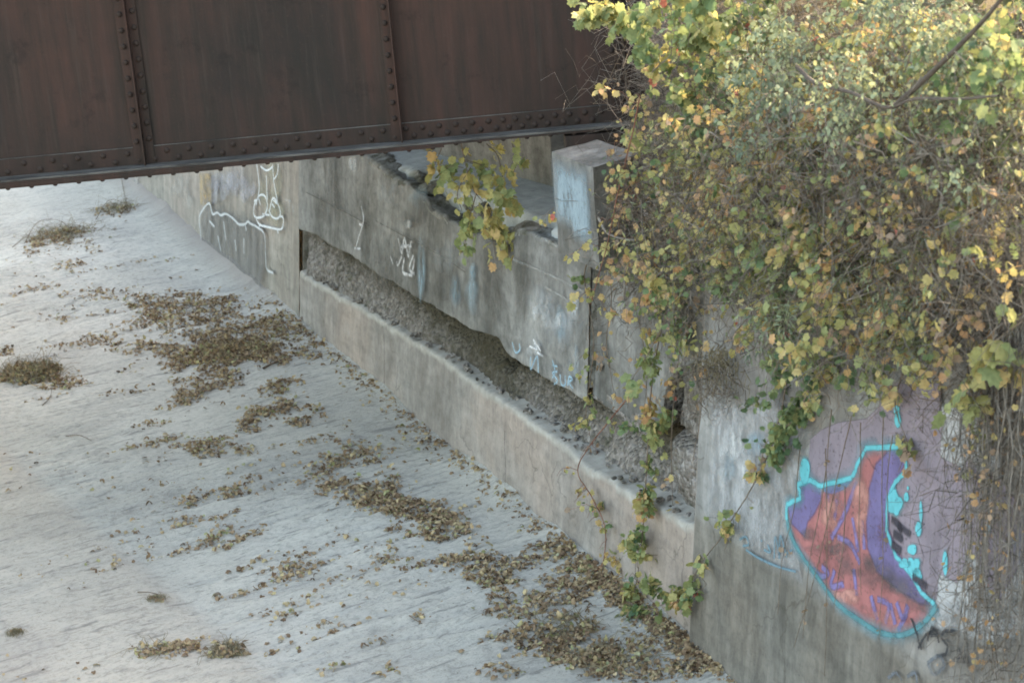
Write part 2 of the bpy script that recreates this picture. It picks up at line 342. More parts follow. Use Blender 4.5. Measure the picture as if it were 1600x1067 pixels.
def gheight(x, y):
    u = x*ca + y*sa; v = -x*sa + y*ca; d = dwall(x, y); s = swall(x, y)
    near = np.clip((60-np.hypot(x, y))/20, 0, 1)
    wob = v*2.6 + 1.5*fbm(u*.35, v*.5, 3, 3) + .6*fbm(u*1.1, v*.9, 3, 9)
    ph = wob - np.floor(wob); saw = np.where(ph < .82, ph/.82, (1-ph)/.18)
    wob2 = v*5.1 + 2.2*fbm(u*.6, v*.6, 3, 13); ph2 = wob2-np.floor(wob2); saw2 = np.where(ph2 < .8, ph2/.8, (1-ph2)/.2)
    m = np.clip(.5+1.4*fbm(u*.3, v*.22, 3, 21), .05, 1); m2 = np.clip(.3+1.6*fbm(u*.45, v*.5, 3, 31), 0, 1)
    slab = np.clip(slabd(x, y)*6+.5, 0, 1); wl_ = np.clip((d-.2)/1.2, .15, 1)
    z = (saw*.085*m + saw2*.034*m2)*wl_*(1-.6*slab) + .035*fbm(x*.5, y*.5, 4, 41) + .007*fbm(x*5, y*5, 4, 51)
    z += .028*slab + .10*np.exp(-np.clip(d, 0, 9)/.16)*np.clip(.5+fbm(s*.8, 0*s, 3, 61), 0, 1.2)
    z += .05*np.exp(-(np.clip(d, 0, 9)/.3)**1.2)*np.clip((s-5)/8, 0, 1)
    return z*near - .02, slab
GZ, SL = gheight(GX, GY)
DM = np.clip(1-np.abs(dwall(GX, GY))/.45, 0, 1)*np.clip((swall(GX, GY)-5)/3, 0, 1)
low = np.clip(slabd(GX, GY)-1.15+.3*fbm(GX, GY, 3, 71), 0, 1)
DM = np.maximum(DM, low*.5)
me = mesh_np('ground', np.stack([GX, GY, GZ], -1).reshape(-1, 3), grid_faces(*GX.shape), True, None, {'slab': SL.ravel(), 'damp': DM.ravel()})
tag(link('ground', me, None, [M_GROUND]), 'pale silty concrete channel floor with low wind-blown ridges', None, None, 'structure')
def gz(x, y): return float(gheight(np.array([x]), np.array([y]))[0][0])

# ------------------------------------------------------------------ the wall
wall = thing('retaining_wall', 'long weathered concrete channel wall with an eroded horizontal cavity and graffiti', 'wall', tuple(W3(0, 0)))
f_ledge = curve([(469,423),(500,445),(581,492),(682,555),(766,614),(840,666),(888,699),(915,728),(975,762),(1040,798),(1090,825)])
f_over = curve([(467,355),(506,377),(540,397),(584,422),(635,458),(692,490),(719,505),(753,519),(780,529),(793,552),(817,568),(840,583),(884,610),(918,627),(969,664),(1000,683),(1020,668),(1034,600),(1050,575),(1112,560)])
f_crest = curve([(470,185),(580,250),(597,267),(612,280),(628,287),(648,304),(678,324),(716,351),(740,368),(766,380),(790,372),(810,352),(847,368),(900,388),(925,398)])
S_J = on_w(467, 425)[0]; S_E = on_w(1100, 725)[0]; S_P = on_w(922, 500)[0]
def sheet(name, s, rows, mat, parent=wall, smooth=True, wob=0.0, jit=0.0, seed=0, topat=False):
    # rows: list of (h(s), o(s)) profile lines from bottom to top
    S = np.tile(s, (len(rows), 1)); Hh = np.stack([np.broadcast_to(r[0], s.shape) for r in rows]); O = np.stack([np.broadcast_to(r[1], s.shape) for r in rows]).astype(float)
    if wob: O = O + wob*fbm(S*.7, Hh*.9, 4, seed) + wob*.35*fbm(S*6, Hh*6, 3, seed+7)
    if jit: O = O + jit*fbm(S*3.1, Hh*4.2, 6, seed+3, .62)
    P = B0 + WD*S[..., None] + ND*(O - BAT*Hh)[..., None]; P[..., 2] += Hh
    arc = np.cumsum(np.concatenate([np.zeros((1, len(s))), np.hypot(np.diff(Hh, axis=0), np.diff(O, axis=0))]), axis=0)
    uvv = np.stack([S, arc + Hh[0:1]], -1).reshape(-1, 2)
    F = grid_faces(len(rows), len(s))[:, ::-1]
    return link(name, mesh_np(name, P.reshape(-1, 3), F, smooth, uvv, {'brown': topat.ravel() if np.ndim(topat) == 2 else np.repeat(topat, len(s))} if topat is not False else None), parent, [mat])
def jag(s, amp, seed): return amp*fbm(s*1.7, 0*s+seed, 4, seed, .6)
lin = lambda a, b, n: [a + (b-a)*k/(n-1) for k in range(n)]
# far section beyond the joint
s1 = np.concatenate([np.arange(S_J, 16, .06), np.linspace(16, 60, 60)])
rows = [(0*s1-.4+(2.85+.4)*k/44, 0*s1) for k in range(45)] + [(0*s1+2.87, 0*s1-.03), (0*s1+2.87, 0*s1-.9)]
far_p = sheet('far_wall_section', s1, rows, M_FAR, wob=.012, seed=2); far_p['label'] = 'smooth dusty wall section beyond the vertical joint'
# upper facing with broken lower lip and broken crest
s2 = np.arange(S_P, S_J+.001, .022); hl = f_over(s2) + jag(s2, .045, 5); ht = f_crest(s2) + jag(s2, .07, 6)
lip = .012+0*s2
rows = [(hl+.10+jag(s2, .06, 8), 0*s2-.5), (hl+.05+jag(s2, .05, 9), 0*s2-.28), (hl+.02, -.10+jag(s2, .04, 7)), (hl+.0, -.02+0*s2)]
n = 54; rows += [(hl+.012+(ht-hl-.03)*k/(n-1), 0*s2+(-.0)) for k in range(n)]
nf_ = len(rows)-2; rows += [(ht, 0*s2-.02), (ht+.005+jag(s2, .03, 3), 0*s2-.06), (ht-.01+jag(s2, .07, 4), 0*s2-.12), (ht-.01+jag(s2, .1, 14), 0*s2-.19), (ht-.05+jag(s2, .1, 2), 0*s2-.28), (ht-.1+jag(s2, .1, 12), 0*s2-.38), (ht-.16, 0*s2-.6)]
up = sheet('upper_facing', s2, rows, M_WALL, wob=.018, jit=.008, seed=5); up.data.materials.append(M_MOSS); mi = np.zeros(len(up.data.polygons), np.int32); mi[(len(s2)-1)*(nf_+2):] = 1
for k_ in range(nf_-1, nf_+2): mi[(len(s2)-1)*k_:(len(s2)-1)*(k_+1)] = fbm(s2[:-1]*2.2, 0*s2[:-1]+k_*.3, 5, 78) > .08
mi[:(len(s2)-1)*3] = 1; up.data.polygons.foreach_set('material_index', mi); up['label'] = 'grey streaked upper face with a broken lower lip'
# last panel before the wing, set back
s3 = np.linspace(S_E+.03, S_P+.02, 110); hl3 = f_over(s3)+jag(s3, .04, 15); ht3 = 2.85 + .12*fbm(s3*1.2, 0*s3, 4, 16)
rows = [(hl3+.12+jag(s3, .1, 51), 0*s3-.5), (hl3+.06+jag(s3, .08, 52), 0*s3-.3), (hl3+.02+jag(s3, .05, 53), 0*s3-.18), (hl3, 0*s3-.09+jag(s3, .04, 54))]
rows += [(hl3+.01+(ht3-hl3)*k/(n-1), 0*s3-.06) for k in range(n)] + [(ht3+.02, 0*s3-.12), (ht3-.05, 0*s3-.4), (ht3-.1, 0*s3-1.2)]
p3 = sheet('end_panel', s3, rows, M_WALL, wob=.02, jit=.012, seed=8); p3.data.materials.append(M_CORE); mi = np.zeros(len(p3.data.polygons), np.int32); mi[:(len(s3)-1)*4] = 1; mi[(len(s3)-1)*4:(len(s3)-1)*9] = (fbm(np.tile(s3[:-1], 5)*3, np.repeat(np.arange(5), len(s3)-1)*.4, 4, 79) > .05); p3.data.polygons.foreach_set('material_index', mi); p3['label'] = 'darker set back end panel half hidden by vines'
# lower ledge
s4 = np.arange(S_E+.02, S_J-.03, .022); h4 = f_ledge(s4)+.018*fbm(s4*1.5, 0*s4, 3, 25)+.05*np.clip(fbm(s4*6, 0*s4, 5, 26, .75), -1, .0)
rows = [(0*s4-.4+(h4-.05+.4)*k/29, 0*s4+.0) for k in range(30)]
rows += [(h4-.012, -.003+0*s4), (h4-.0, -.012+0*s4), (h4+.006, -.05+0*s4), (h4+.014, -.12+0*s4), (h4+.03, -.18+0*s4), (h4+.035, -.26+0*s4), (h4+.03, -.55+0*s4)]
rimv = np.clip((np.arange(len(rows))-26)/5, 0, 1)
lg = sheet('lower_ledge', s4, rows, M_LEDGE, wob=.008, jit=.02, seed=9, topat=rimv); lg['label'] = 'pinkish lower ledge with a worn pale rim'
# eroded core between them
s5 = np.arange(S_E+.02, S_J-.01, .02); hb = f_ledge(s5)-.08; htp = f_over(s5)+.14
S_B = on_w(1032, 730)[0]; blk = 1/(1+np.exp((s5-S_B)/.04)); slot = np.exp(-((s5-on_w(765, 540)[0])/.13)**4); endc = np.exp(-((s5-S_J)/.07)**2)
rows = []
NR = 46
for k in range(NR):
    q = k/(NR-1); hh = hb+(htp-hb)*q
    o = -np.interp(s5, [-5, -1, 2, 5.5], [.17, .12, .06, .03])-q**1.2*np.interp(s5, [-5, 0, 3, 5.5], [.34, .36, .2, .09]) - .5*slot*(q > .3)*np.clip((q-.3)*6, 0, 1) - .12*endc
    jo = np.exp(-((hh-1.55)/.035)**2)*.16
    ob = -.05 - jo - .12*np.clip((1.28-hh)/.3, 0, 1)*np.clip((s5-S_E)/(S_B-S_E), 0, 1)**.5 - .03*(hh > 1.55)
    rows.append((hh, o*(1-blk)+ob*blk))
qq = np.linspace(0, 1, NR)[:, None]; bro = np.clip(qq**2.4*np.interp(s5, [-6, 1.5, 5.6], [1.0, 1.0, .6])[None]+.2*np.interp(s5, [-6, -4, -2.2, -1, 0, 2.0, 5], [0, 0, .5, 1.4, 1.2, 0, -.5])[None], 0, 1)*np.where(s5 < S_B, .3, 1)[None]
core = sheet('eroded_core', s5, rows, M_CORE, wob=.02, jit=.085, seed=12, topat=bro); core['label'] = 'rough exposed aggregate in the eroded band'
# loose rubble along the cavity
def rock(c, r, seed, flat=.7):
    me_ = bpy.data.meshes.new('r'); import bmesh
    bm = bmesh.new(); bmesh.ops.create_icosphere(bm, subdivisions=2, radius=1)
    V = np.array([v.co[:] for v in bm.verts]); F = [tuple(v.index for v in f.verts) for f in bm.faces]; bm.free(); bpy.data.meshes.remove(me_)
    rs = np.random.default_rng(seed); pl = rs.normal(size=(7, 3)); pl /= np.linalg.norm(pl, axis=1)[:, None]
    for p in pl:
        d = V@p; ex = np.clip(d-rs.uniform(.5, .8), 0, 9); V = V - ex[:, None]*p
    V = V*np.array((1, rs.uniform(.6, 1), flat))*r; V += .04*r*rs.normal(size=V.shape)
    a = rs.uniform(0, 6.28); rt = np.array([[math.cos(a), -math.sin(a), 0], [math.sin(a), math.cos(a), 0], [0, 0, 1]])
    return V@rt.T+np.array(c), F
# wing wall
s6 = np.concatenate([np.linspace(-34, -14, 40, endpoint=False), np.arange(-14, S_E-.01, .05)]); crest6 = 3.75+.02*fbm(s6, 0*s6, 2, 3)+np.clip((-7-s6)*.06, -.1, .5)
OW = .06
rows = [(0*s6-.4+(crest6+.4)*k/60, 0*s6+OW) for k in range(61)] + [(crest6+.02, 0*s6+OW-.03), (crest6+.02, 0*s6-.35)]
wing = sheet('wing_wall', s6, rows, M_WING, wob=.01, seed=30); wing['label'] = 'board marked wing wall carrying the large graffiti'
m = MB(); m.box(S_E-.012, S_E+.012, -.5, OW-.006, -.4, 3.7, fr=lambda s, o, h: W3(s, h, o)); m.build('wing_edge', M_LEDGE, wall)
m = MB(); m.box(S_P+.0, S_P+.015, -.5, -.012, 1.5, 2.62, fr=lambda s, o, h: W3(s, h, o)); m.build('facing_end', M_MOSS, wall)
# joint filler strip beside the far section, closes the cavity end
m = MB(); m.box(S_J-.028, S_J+.0, -.6, -.05, -.4, 1.3, fr=lambda s, o, h: W3(s, h, o)); m.build('joint_edge', M_MOSS, wall)
# bearing shelf, broken front
s7 = np.arange(-3.85, 9.0, .03)
brk = np.interp(s7, [-4.6, -2.6, -2.0, -1.4, -.6, .3, .9, 1.45, 1.6, 1.75, 1.9, 9], [-.1, -.1, -.3, -.5, -.4, -.32, -.22, -.2, -.42, -.4, -.12, -.1]) + jag(s7, .1, 33)
zt = np.interp(s7, [-4.6, -2.7, -2.2, -1.4, 9], [2.74, 2.73, 2.63, 2.5, 2.5])
rows = [(0*s7+2.0, brk-.1), (zt-.24+jag(s7, .05, 36), brk+.0), (zt-.13, brk+jag(s7, .05, 34)), (zt-.03, brk-.01), (zt, brk-.06)] + [(zt+.0+.03*q, brk*(1-q)-2.6*q) for q in (.06, .12, .2, .3, .5, .7, 1)]
sh = sheet('bearing_shelf', s7, rows, M_SHELF, wob=.01, jit=.03, seed=35); sh['label'] = 'pale bearing shelf under the girder, front edge broken'
MR = MB()
for k in range(46):
    s = random.uniform(-1.7, 1.9); r = random.uniform(.03, .2)*random.uniform(.5, 1)
    MR.add(*rock(W3(s, f_crest(s)+random.uniform(-.08, .06), random.uniform(-.46, -.16)), r, k, .55))
MR.build('broken_crest_rubble', M_MOSS, wall)
MR = MB()
for k in range(160):
    s = random.uniform(S_E+.1, S_J-.2); r = random.uniform(.015, .05)
    MR.add(*rock(W3(s, f_ledge(s)+random.uniform(.0, .06), random.uniform(-.2, -.03)), r, 100+k))
MR.build('cavity_rubble', M_CORE, wall)
# back wall behind the shelf
b1, b2 = on_z(665, 237, 2.5), on_z(852, 290, 2.5); bd = (b2-b1)/np.linalg.norm(b2-b1); bn = np.array((-bd[1], bd[0], 0)); bn = bn if bn[0] > 0 else -bn
m = MB(); q = lambda a, o, z: b1+bd*a+bn*o+np.array((0, 0, z-b1[2]))
L = np.linalg.norm(b2-b1)
m.box(-3.2, L+.18, 0, .5, 2.2, 5.4, fr=q); m.box(L+.19, L+1.6, .35, .7, 2.2, 4.6, fr=q)
bw = m.build('back_wall', M_WALL, wall, bevel=.01)
me = bw.data; l = me.uv_layers.new(name='UVMap')
for lp in me.loops:
    c = me.vertices[lp.vertex_index].co; l.data[lp.index].uv = (c.y, c.z)
# pedestal
pc = on_z(926, 262, 3.6); pa = on_z(862, 238, 3.6); pr = pc + (on_z(990, 244, 3.6)-pc)*1.15
pb = pa + (pr-pc)
top = [pc, pr, pb, pa]; bot = [p + np.array((ND[0]*.01, ND[1]*.01, -.88)) for p in top]
V = []; F = []; UV = []
NU = 14
def quadgrid(a, b, c, d, nu, nv, uo):
    base = len(V)
    for j in range(nv+1):
        for i in range(nu+1):
            u, v = i/nu, j/nv; p = (a*(1-u)+b*u)*(1-v)+(d*(1-u)+c*u)*v; V.append(p); UV.append((uo+u*np.linalg.norm(b-a), v*np.linalg.norm(d-a)))
    for j in range(nv):
        for i in range(nu): x = base+j*(nu+1)+i; F.append((x, x+1, x+nu+2, x+nu+1))
quadgrid(bot[3], bot[0], top[0], top[3], 16, 16, 0); quadgrid(bot[0], bot[1], top[1], top[0], 12, 16, 2); quadgrid(top[3], top[0], top[1], top[2], 16, 12, 4)
quadgrid(bot[1], bot[2], top[2], top[1], 8, 8, 6); quadgrid(bot[2], bot[3], top[3], top[2], 8, 8, 8)
Va = np.array(V); Va += .012*np.stack([fbm(Va[:, 2]*4+i*9, Va[:, 1]*4+Va[:, 0]*3, 4, 80+i) for i in range(3)], 1)
ped = link('bearing_pedestal', mesh_np('bearing_pedestal', Va, F, True, UV), wall, [M_WALL]); ped['label'] = 'squat concrete pedestal with pale blue paint'
ped.data.polygons.foreach_set('use_smooth', [False]*len(ped.data.polygons))

# ------------------------------------------------------------------ paint and graffiti on the wall (flat, at its place)
PC = {}
def pm(key, col, wear=.5, scale=7.0, **k):
    if key not in PC: PC[key] = paint('paint_'+key, col, wear, scale, **k)
    return PC[key]
LAY = [0]
def decal(name, V2, F, al, mat, off, label=None, parent=wall):
    V2 = np.array(V2); LAY[0] += 1; o = off + .02 + .0007*LAY[0]
    P = np.array([W3(s, h, o) for s, h in V2])
    ob = link(name, mesh_np(name, P, F, False, V2, {'a': al}), parent, [mat]); ob.visible_shadow = True
    if label: ob['label'] = label
    return ob
def poly(name, pts, mat, off=0.0, feather=.01, label=None):
    q = np.array([on_w(x, y, off+.02) for x, y in pts]); n = len(q)
    # resample and feather: inner polygon + rim, triangulated by blender
    from mathutils.geometry import tessellate_polygon
    ar = .5*np.sum(q[:, 0]*np.roll(q[:, 1], -1)-np.roll(q[:, 0], -1)*q[:, 1])
    e = np.roll(q, -1, 0)-np.roll(q, 1, 0); nn = np.stack([e[:, 1], -e[:, 0]], 1); nn /= np.linalg.norm(nn, axis=1)[:, None]
    if ar < 0: nn = -nn
    out = q+nn*feather
    V2 = np.concatenate([q, out]); tri = tessellate_polygon([[Vector((a, b, 0)) for a, b in q]])
    F = [tuple(t) for t in tri]
    for i in range(n): j = (i+1) % n; F += [(i, j, n+j), (i, n+j, n+i)]
    return decal(name, V2, np.array(F), np.array([1.0]*n+[0.0]*n), mat, off, label)
def smoothpts(p, k=6):
    p = np.array(p, float)
    if len(p) < 3: return p
    P = np.vstack([2*p[0]-p[1], p, 2*p[-1]-p[-2]]); out = []
    for i in range(1, len(P)-2):
        for t in np.arange(k)/k:
            out.append(.5*((2*P[i])+(-P[i-1]+P[i+1])*t+(2*P[i-1]-5*P[i]+4*P[i+1]-P[i+2])*t*t+(-P[i-1]+3*P[i]-3*P[i+1]+P[i+2])*t**3))
    return np.array(out+[p[-1]])
def strokes(name, lines, wd, mat, off=0.0, label=None, sm=True):
    VV, FF, AA = [], [], []; b = 0
    for ln in lines:
        p = smoothpts(ln) if sm else np.array(ln, float)
        if not sm: p = np.concatenate([np.linspace(p[i_], p[i_+1], 5)[:-1] for i_ in range(len(p)-1)]+[p[-1:]]); p[1:-1] += rng.normal(size=p[1:-1].shape)*.5
        q = np.array([on_w(x, y, off+.02) for x, y in p]); d = np.gradient(q, axis=0); d /= np.linalg.norm(d, axis=1)[:, None]+1e-9
        nn = np.stack([-d[:, 1], d[:, 0]], 1); n = len(q)
        wv_ = (wd*(.75+.6*np.convolve(rng.uniform(size=n+4), np.ones(5)/5, 'valid')))[:, None]
        for k, (f, a) in enumerate(((-1.2, 0), (-.45, 1), (.45, 1), (1.2, 0))):
            VV.append(q+nn*wv_*f); AA += [a]*n
        for k in range(3):
            for i in range(n-1): x = b+k*n+i; FF.append((x, x+1, x+n+1, x+n))
        b += 4*n
    return decal(name, np.concatenate(VV), np.array(FF), np.array(AA), mat, off, label)
def blobs(name, els, mat, off=0.0, label=None, soft=.5):
    VV, FF, AA = [], [], []; b = 0; seg = 18
    for (cx, cy, rx, ry) in els:
        rs = [0, soft, .8, 1.0]; al = [1, 1, .5, 0]; wj = np.convolve(np.tile(rng.normal(size=seg), 3), [.25, .5, .25], 'same')[seg:2*seg]*(1 if rx > 9 else .4)
        VV.append(np.array([on_w(cx, cy, off+.02)])); AA.append(1)
        for r, a in zip(rs[1:], al[1:]):
            VV.append(np.array([on_w(cx+rx*r*math.cos(t)*(1+.3*wj[i_]), cy+ry*r*math.sin(t)*(1+.3*wj[i_]), off+.02) for i_, t in enumerate(np.arange(seg)/seg*6.2832)])); AA += [a]*seg
        for j in range(seg):
            j2 = (j+1) % seg; FF.append((b, b+1+j, b+1+j2, b+1+j2))
            for k in range(2): x = b+1+k*seg; FF.append((x+j, x+j2, x+seg+j2, x+seg+j))
        b += 1+3*seg
    tri = []
    for f in FF:
        tri.append((f[0], f[1], f[2]))
        if f[2] != f[3]: tri.append((f[0], f[2], f[3]))
    return decal(name, np.concatenate(VV), np.array(tri), np.array(AA), mat, off, label)
white_f = pm('faded_white', (.55, .56, .57), .85, 6, sx=1.2, sy=.6, op=.75); blue_f = pm('faded_blue', (.27, .37, .44), .8, 4, sx=1.6, sy=.4, op=.75)
# wing wall
white_w = pm('whitewash', (.46, .465, .485), .75, 3, sx=1.6, sy=.8, op=.6); grape = pm('mauve_buff', (.225, .19, .225), .12, 5)
o_ = OW
poly('whitewash_patch', [(1118,640),(1185,640),(1262,650),(1280,700),(1262,760),(1235,780),(1240,840),(1250,890),(1200,860),(1150,830),(1112,800)], white_w, o_, .12, 'uneven whitewash on the wing wall')
poly('whitewash_patch', [(1440,885),(1470,880),(1600,870),(1600,985),(1540,1000),(1490,975),(1440,985)], pm('pale', (.46, .46, .47), .6, 4, op=.8), o_, .05)
poly('whitewash_patch', [(1462,640),(1560,640),(1560,760),(1515,740),(1470,735)], pm('pale', (.46, .46, .47), .6, 4, op=.8), o_, .05)
poly('mauve_patch', [(1262,752),(1267,687),(1285,672),(1311,661),(1355,655),(1372,639),(1399,600),(1469,600),(1472,655),(1469,714),(1504,733),(1514,712),(1530,740),(1560,745),(1600,800),(1600,870),(1556,945),(1540,900),(1521,862),(1517,840),(1504,889),(1495,909),(1480,900),(1467,895),(1464,932),(1455,950),(1400,930),(1330,850)], grape, o_, .012, 'mauve block of buffing paint behind the graffiti')
salmon = pm('salmon', (.33, .13, .13), .42, 3); violet = pm('violet', (.15, .125, .26), .32, 4); cyan = pm('cyan', (.12, .42, .48), .32, 6); teal = pm('dark_teal', (.09, .22, .25), .35, 8)
body = [(1232,788),(1252,779),(1250,757),(1267,751),(1285,760),(1333,747),(1342,725),(1355,701),(1407,698),(1416,714),(1399,753),(1388,788),(1388,827),(1403,867),(1425,893),(1442,924),(1464,946),(1442,972),(1412,989),(1377,985),(1346,967),(1311,941),(1281,902),(1250,858),(1235,814)]
poly('graffiti_fill', body, salmon, o_, .035, 'salmon pink body of the large graffiti')
poly('graffiti_shade', [(1396,702),(1371,727),(1360,766),(1356,810),(1358,854),(1371,889),(1403,917),(1440,940),(1462,946),(1442,924),(1425,893),(1403,867),(1388,827),(1388,788),(1399,753),(1416,714),(1409,700)], violet, o_, .03, 'violet crescent of the large graffiti')
poly('graffiti_shade', [(1232,788),(1252,779),(1250,757),(1267,751),(1283,763),(1282,780),(1272,800),(1262,812),(1258,835),(1238,815)], violet, o_, .03)
poly('graffiti_shade', [(1285,762),(1333,749),(1322,762),(1305,770),(1292,770)], violet, o_, .006)
strokes('graffiti_lettering', [[(1340,752),(1322,800),(1300,840)],[(1295,772),(1294,815)],[(1309,780),(1305,812)],[(1333,808),(1338,835),(1342,862)],[(1348,812),(1352,858)],[(1310,838),(1330,850),(1345,880)],[(1285,885),(1295,895),(1285,900),(1272,888)],[(1305,890),(1300,915),(1320,912)],[(1362,930),(1372,968)],[(1372,935),(1390,945),(1384,972)],[(1392,942),(1400,975)],[(1402,940),(1412,965),(1420,945)],[(1418,958),(1404,985)],[(1335,888),(1340,930)]], .024, pm('violet2', (.19, .155, .33), .5, 9), o_, 'violet letter strokes inside the graffiti')
blobs('graffiti_fill', [(1300,800,22,30),(1345,790,14,50),(1320,930,30,14),(1380,965,30,14)], pm('light_salmon', (.46, .23, .2), .7, 4), o_)
blobs('grime', [(1300,855,40,14),(1345,880,45,22),(1400,915,50,20),(1440,940,32,18),(1265,835,18,12),(1370,900,40,24)], pm('grime', (.13, .11, .115), .8, 4, op=.6), o_, 'dark soot band across the graffiti')
strokes('overspray', [[(1231,812),(1231,788),(1252,778),(1249,756),(1267,750),(1285,759),(1333,746),(1342,724),(1355,700),(1407,697),(1416,712)],[(1231,812),(1237,834),(1250,860),(1281,904),(1311,943),(1346,969),(1377,987),(1412,991),(1443,974),(1466,946)]], .06, pm('overspray', (.16, .3, .36), .6, 6, op=.45), o_, 'soft bluish overspray round the graffiti outline')
strokes('graffiti_outline', [[(1231,812),(1231,788),(1252,778),(1249,756),(1267,750),(1285,759),(1333,746),(1342,724),(1355,700),(1407,697),(1416,712),(1418,735),(1408,745)],[(1408,745),(1396,760),(1387,790),(1387,828),(1402,868),(1424,894),(1441,924),(1462,944)]], .02, cyan, o_, 'bright cyan outline of the large graffiti', sm=False)
strokes('graffiti_outline', [[(1231,812),(1237,834),(1250,860),(1281,904),(1311,943),(1346,969),(1377,987),(1412,991),(1443,974),(1466,946)]], .024, teal, o_)
blobs('graffiti_splash', [(1400,784,13,25),(1418,776,5,9),(1421,762,2,4),(1427,858,9,10),(1428,884,14,20),(1416,880,10,8),(1436,900,8,14),(1259,735,9,26),(1405,655,6,15),(1403,640,5,12),(1437,826,6,14),(1441,800,3,22),(1479,880,5,24)], cyan, o_, 'cyan splashes beside the graffiti', .75)
strokes('spray_tag', [[(1395,810),(1405,818),(1412,830)],[(1398,832),(1412,842)],[(1405,820),(1425,835)],[(1428,900),(1450,915)],[(1395,850),(1410,860)]], .03, pm('black_soft', (.05, .045, .06), .5, 9), o_)
black = pm('black', (.035, .035, .04), .3, 9)
strokes('spray_tag', [[(1426,965),(1436,990),(1442,1014)],[(1437,1012),(1450,990),(1464,982)],[(1452,1000),(1458,978),(1466,985),(1470,1003)],[(1456,992),(1469,990)],[(1494,985),(1478,984),(1474,994),(1484,1010),(1480,1022),(1466,1024)],[(1494,1040),(1499,1008),(1510,1035)],[(1495,1026),(1508,1026)]], .011, black, o_, 'black sprayed initials MSA under the graffiti', sm=False)
strokes('spray_tag', [[(1452,1035),(1468,1024),(1478,1038),(1462,1052),(1452,1035)],[(1390,1058),(1402,1050),(1412,1062)],[(1420,1056),(1432,1050),(1436,1066)]], .014, pm('grey_tag', (.12, .13, .15), .6, 9), o_)
strokes('spray_tag', [[(1158,842),(1168,838),(1172,850),(1163,852)],[(1192,842),(1193,846)],[(1196,858),(1206,862),(1202,850)],[(1212,872),(1214,838),(1220,866)],[(1220,872),(1222,836),(1232,870)],[(1228,866),(1240,858)],[(1168,858),(1190,872),(1220,885),(1246,892)]], .011, pm('teal_tag', (.12, .2, .25), .3, 9), o_, 'thin bluish sprayed name tag left of the graffiti')
blobs('faded_spray', [(1150,700,24,34),(1165,665,20,26),(1172,735,20,28),(1130,745,8,22)], white_f, o_, 'faded white and blue spray marks')
blobs('faded_spray', [(1140,735,14,24),(1180,690,16,20),(1590,850,12,40),(1545,825,8,12)], blue_f, o_)
# pedestal face paint and marks on the upper face
def pedpaint():
    n_ = 16; V_, A_, U_ = [], [], []
    nd = np.cross(top[0]-top[3], bot[3]-top[3]); nd /= np.linalg.norm(nd); nd = nd if nd[0] < 0 else -nd
    for j in range(n_+1):
        for i in range(n_+1):
            u, v = i/n_, j/n_; p = (top[3]*(1-u)+top[0]*u)*(1-v)+(bot[3]*(1-u)+bot[0]*u)*v + nd*.022
            V_.append(p); U_.append((u, v)); edge = min(u-.02, .96-u, v-.03, (.80 if u > .45 else .7)-v)
            A_.append(max(0, min(1, edge*6)))
    link('faded_paint', mesh_np('faded_paint', V_, grid_faces(n_+1, n_+1), True, U_, {'a': A_}), ped, [pm('ped_blue', (.31, .4, .46), .5, 3, sx=1.6, sy=.6, op=.8)])['label'] = 'pale blue paint worn off at the edges'
pedpaint()
blobs('faded_spray', [(740,455,11,36),(716,452,10,26),(742,425,8,16),(880,510,12,34),(655,310,14,20),(660,420,7,60),(900,560,10,30)], blue_f, 0, 'faded blue drips on the upper face')
blobs('faded_spray', [(845,490,20,18),(862,505,12,10),(553,258,9,14),(838,545,12,12),(875,500,12,14),(900,480,9,30),(640,350,8,8)], white_f, 0, 'faded white scuffs on the upper face')
strokes('spray_tag', [[(624,372),(630,395),(634,372),(640,400)],[(628,385),(645,384)],[(645,375),(640,402)],[(612,400),(616,412)],[(622,408),(624,414),(630,400)],[(634,402),(632,425),(646,430)],[(648,398),(642,420),(650,428)],[(650,405),(645,432)]], .02, pm('white_tag', (.6, .6, .62), .65, 7), 0, 'faded white scrawl high on the upper face')
strokes('spray_tag', [[(567,322),(570,345),(562,372),(558,388)],[(563,350),(570,352)],[(556,388),(566,388)]], .016, pm('white_tag', (.6, .6, .62), .65, 7), 0)
strokes('spray_tag', [[(803,534),(808,550),(815,546),(814,536)],[(832,556),(832,576),(842,556),(844,582)],[(866,562),(870,580),(866,590)],[(866,570),(874,572)],[(874,580),(866,582),(874,594),(868,600)],[(878,584),(880,600),(886,600),(886,586)],[(890,602),(892,588),(897,592),(892,597),(898,606)]], .013, pm('blue_tag', (.28, .42, .52), .45, 7, op=.8), 0, 'small blue sprayed letters above the cavity')
strokes('spray_tag', [[(830,540),(842,545),(836,530),(848,548)],[(842,550),(852,556)]], .012, pm('white_tag', (.6, .6, .62), .65, 7), 0)
pale_l = pm('pale_line', (.36, .36, .35), .7, 8, op=.6); dark_l = pm('dark_line', (.06, .055, .048), .6, 6, op=.65)
strokes('form_line', [[(805,405),(860,428),(915,455)],[(855,448),(880,462),(905,478)],[(850,372),(885,390),(922,408)]], .010, pale_l, 0, 'pale board joint lines below the pedestal')
strokes('form_line', [[(590,345),(640,372),(690,398),(730,425)],[(480,300),(530,325),(580,352)]], .008, dark_l, 0, 'dark board joint lines on the upper face')
strokes('form_line', [[(792,672),(792,768)],[(603,520),(603,606)]], .008, dark_l, 0, 'vertical joint lines in the lower ledge', sm=False)
blobs('water_stain', [(520,310,22,60),(600,400,30,60),(690,440,26,60),(770,440,22,70),(650,330,30,30),(820,440,16,50)], pm('stain', (.075, .068, .058), .75, 3, sx=1.4, sy=.5, op=.5), 0, 'dark water stains on the upper face')
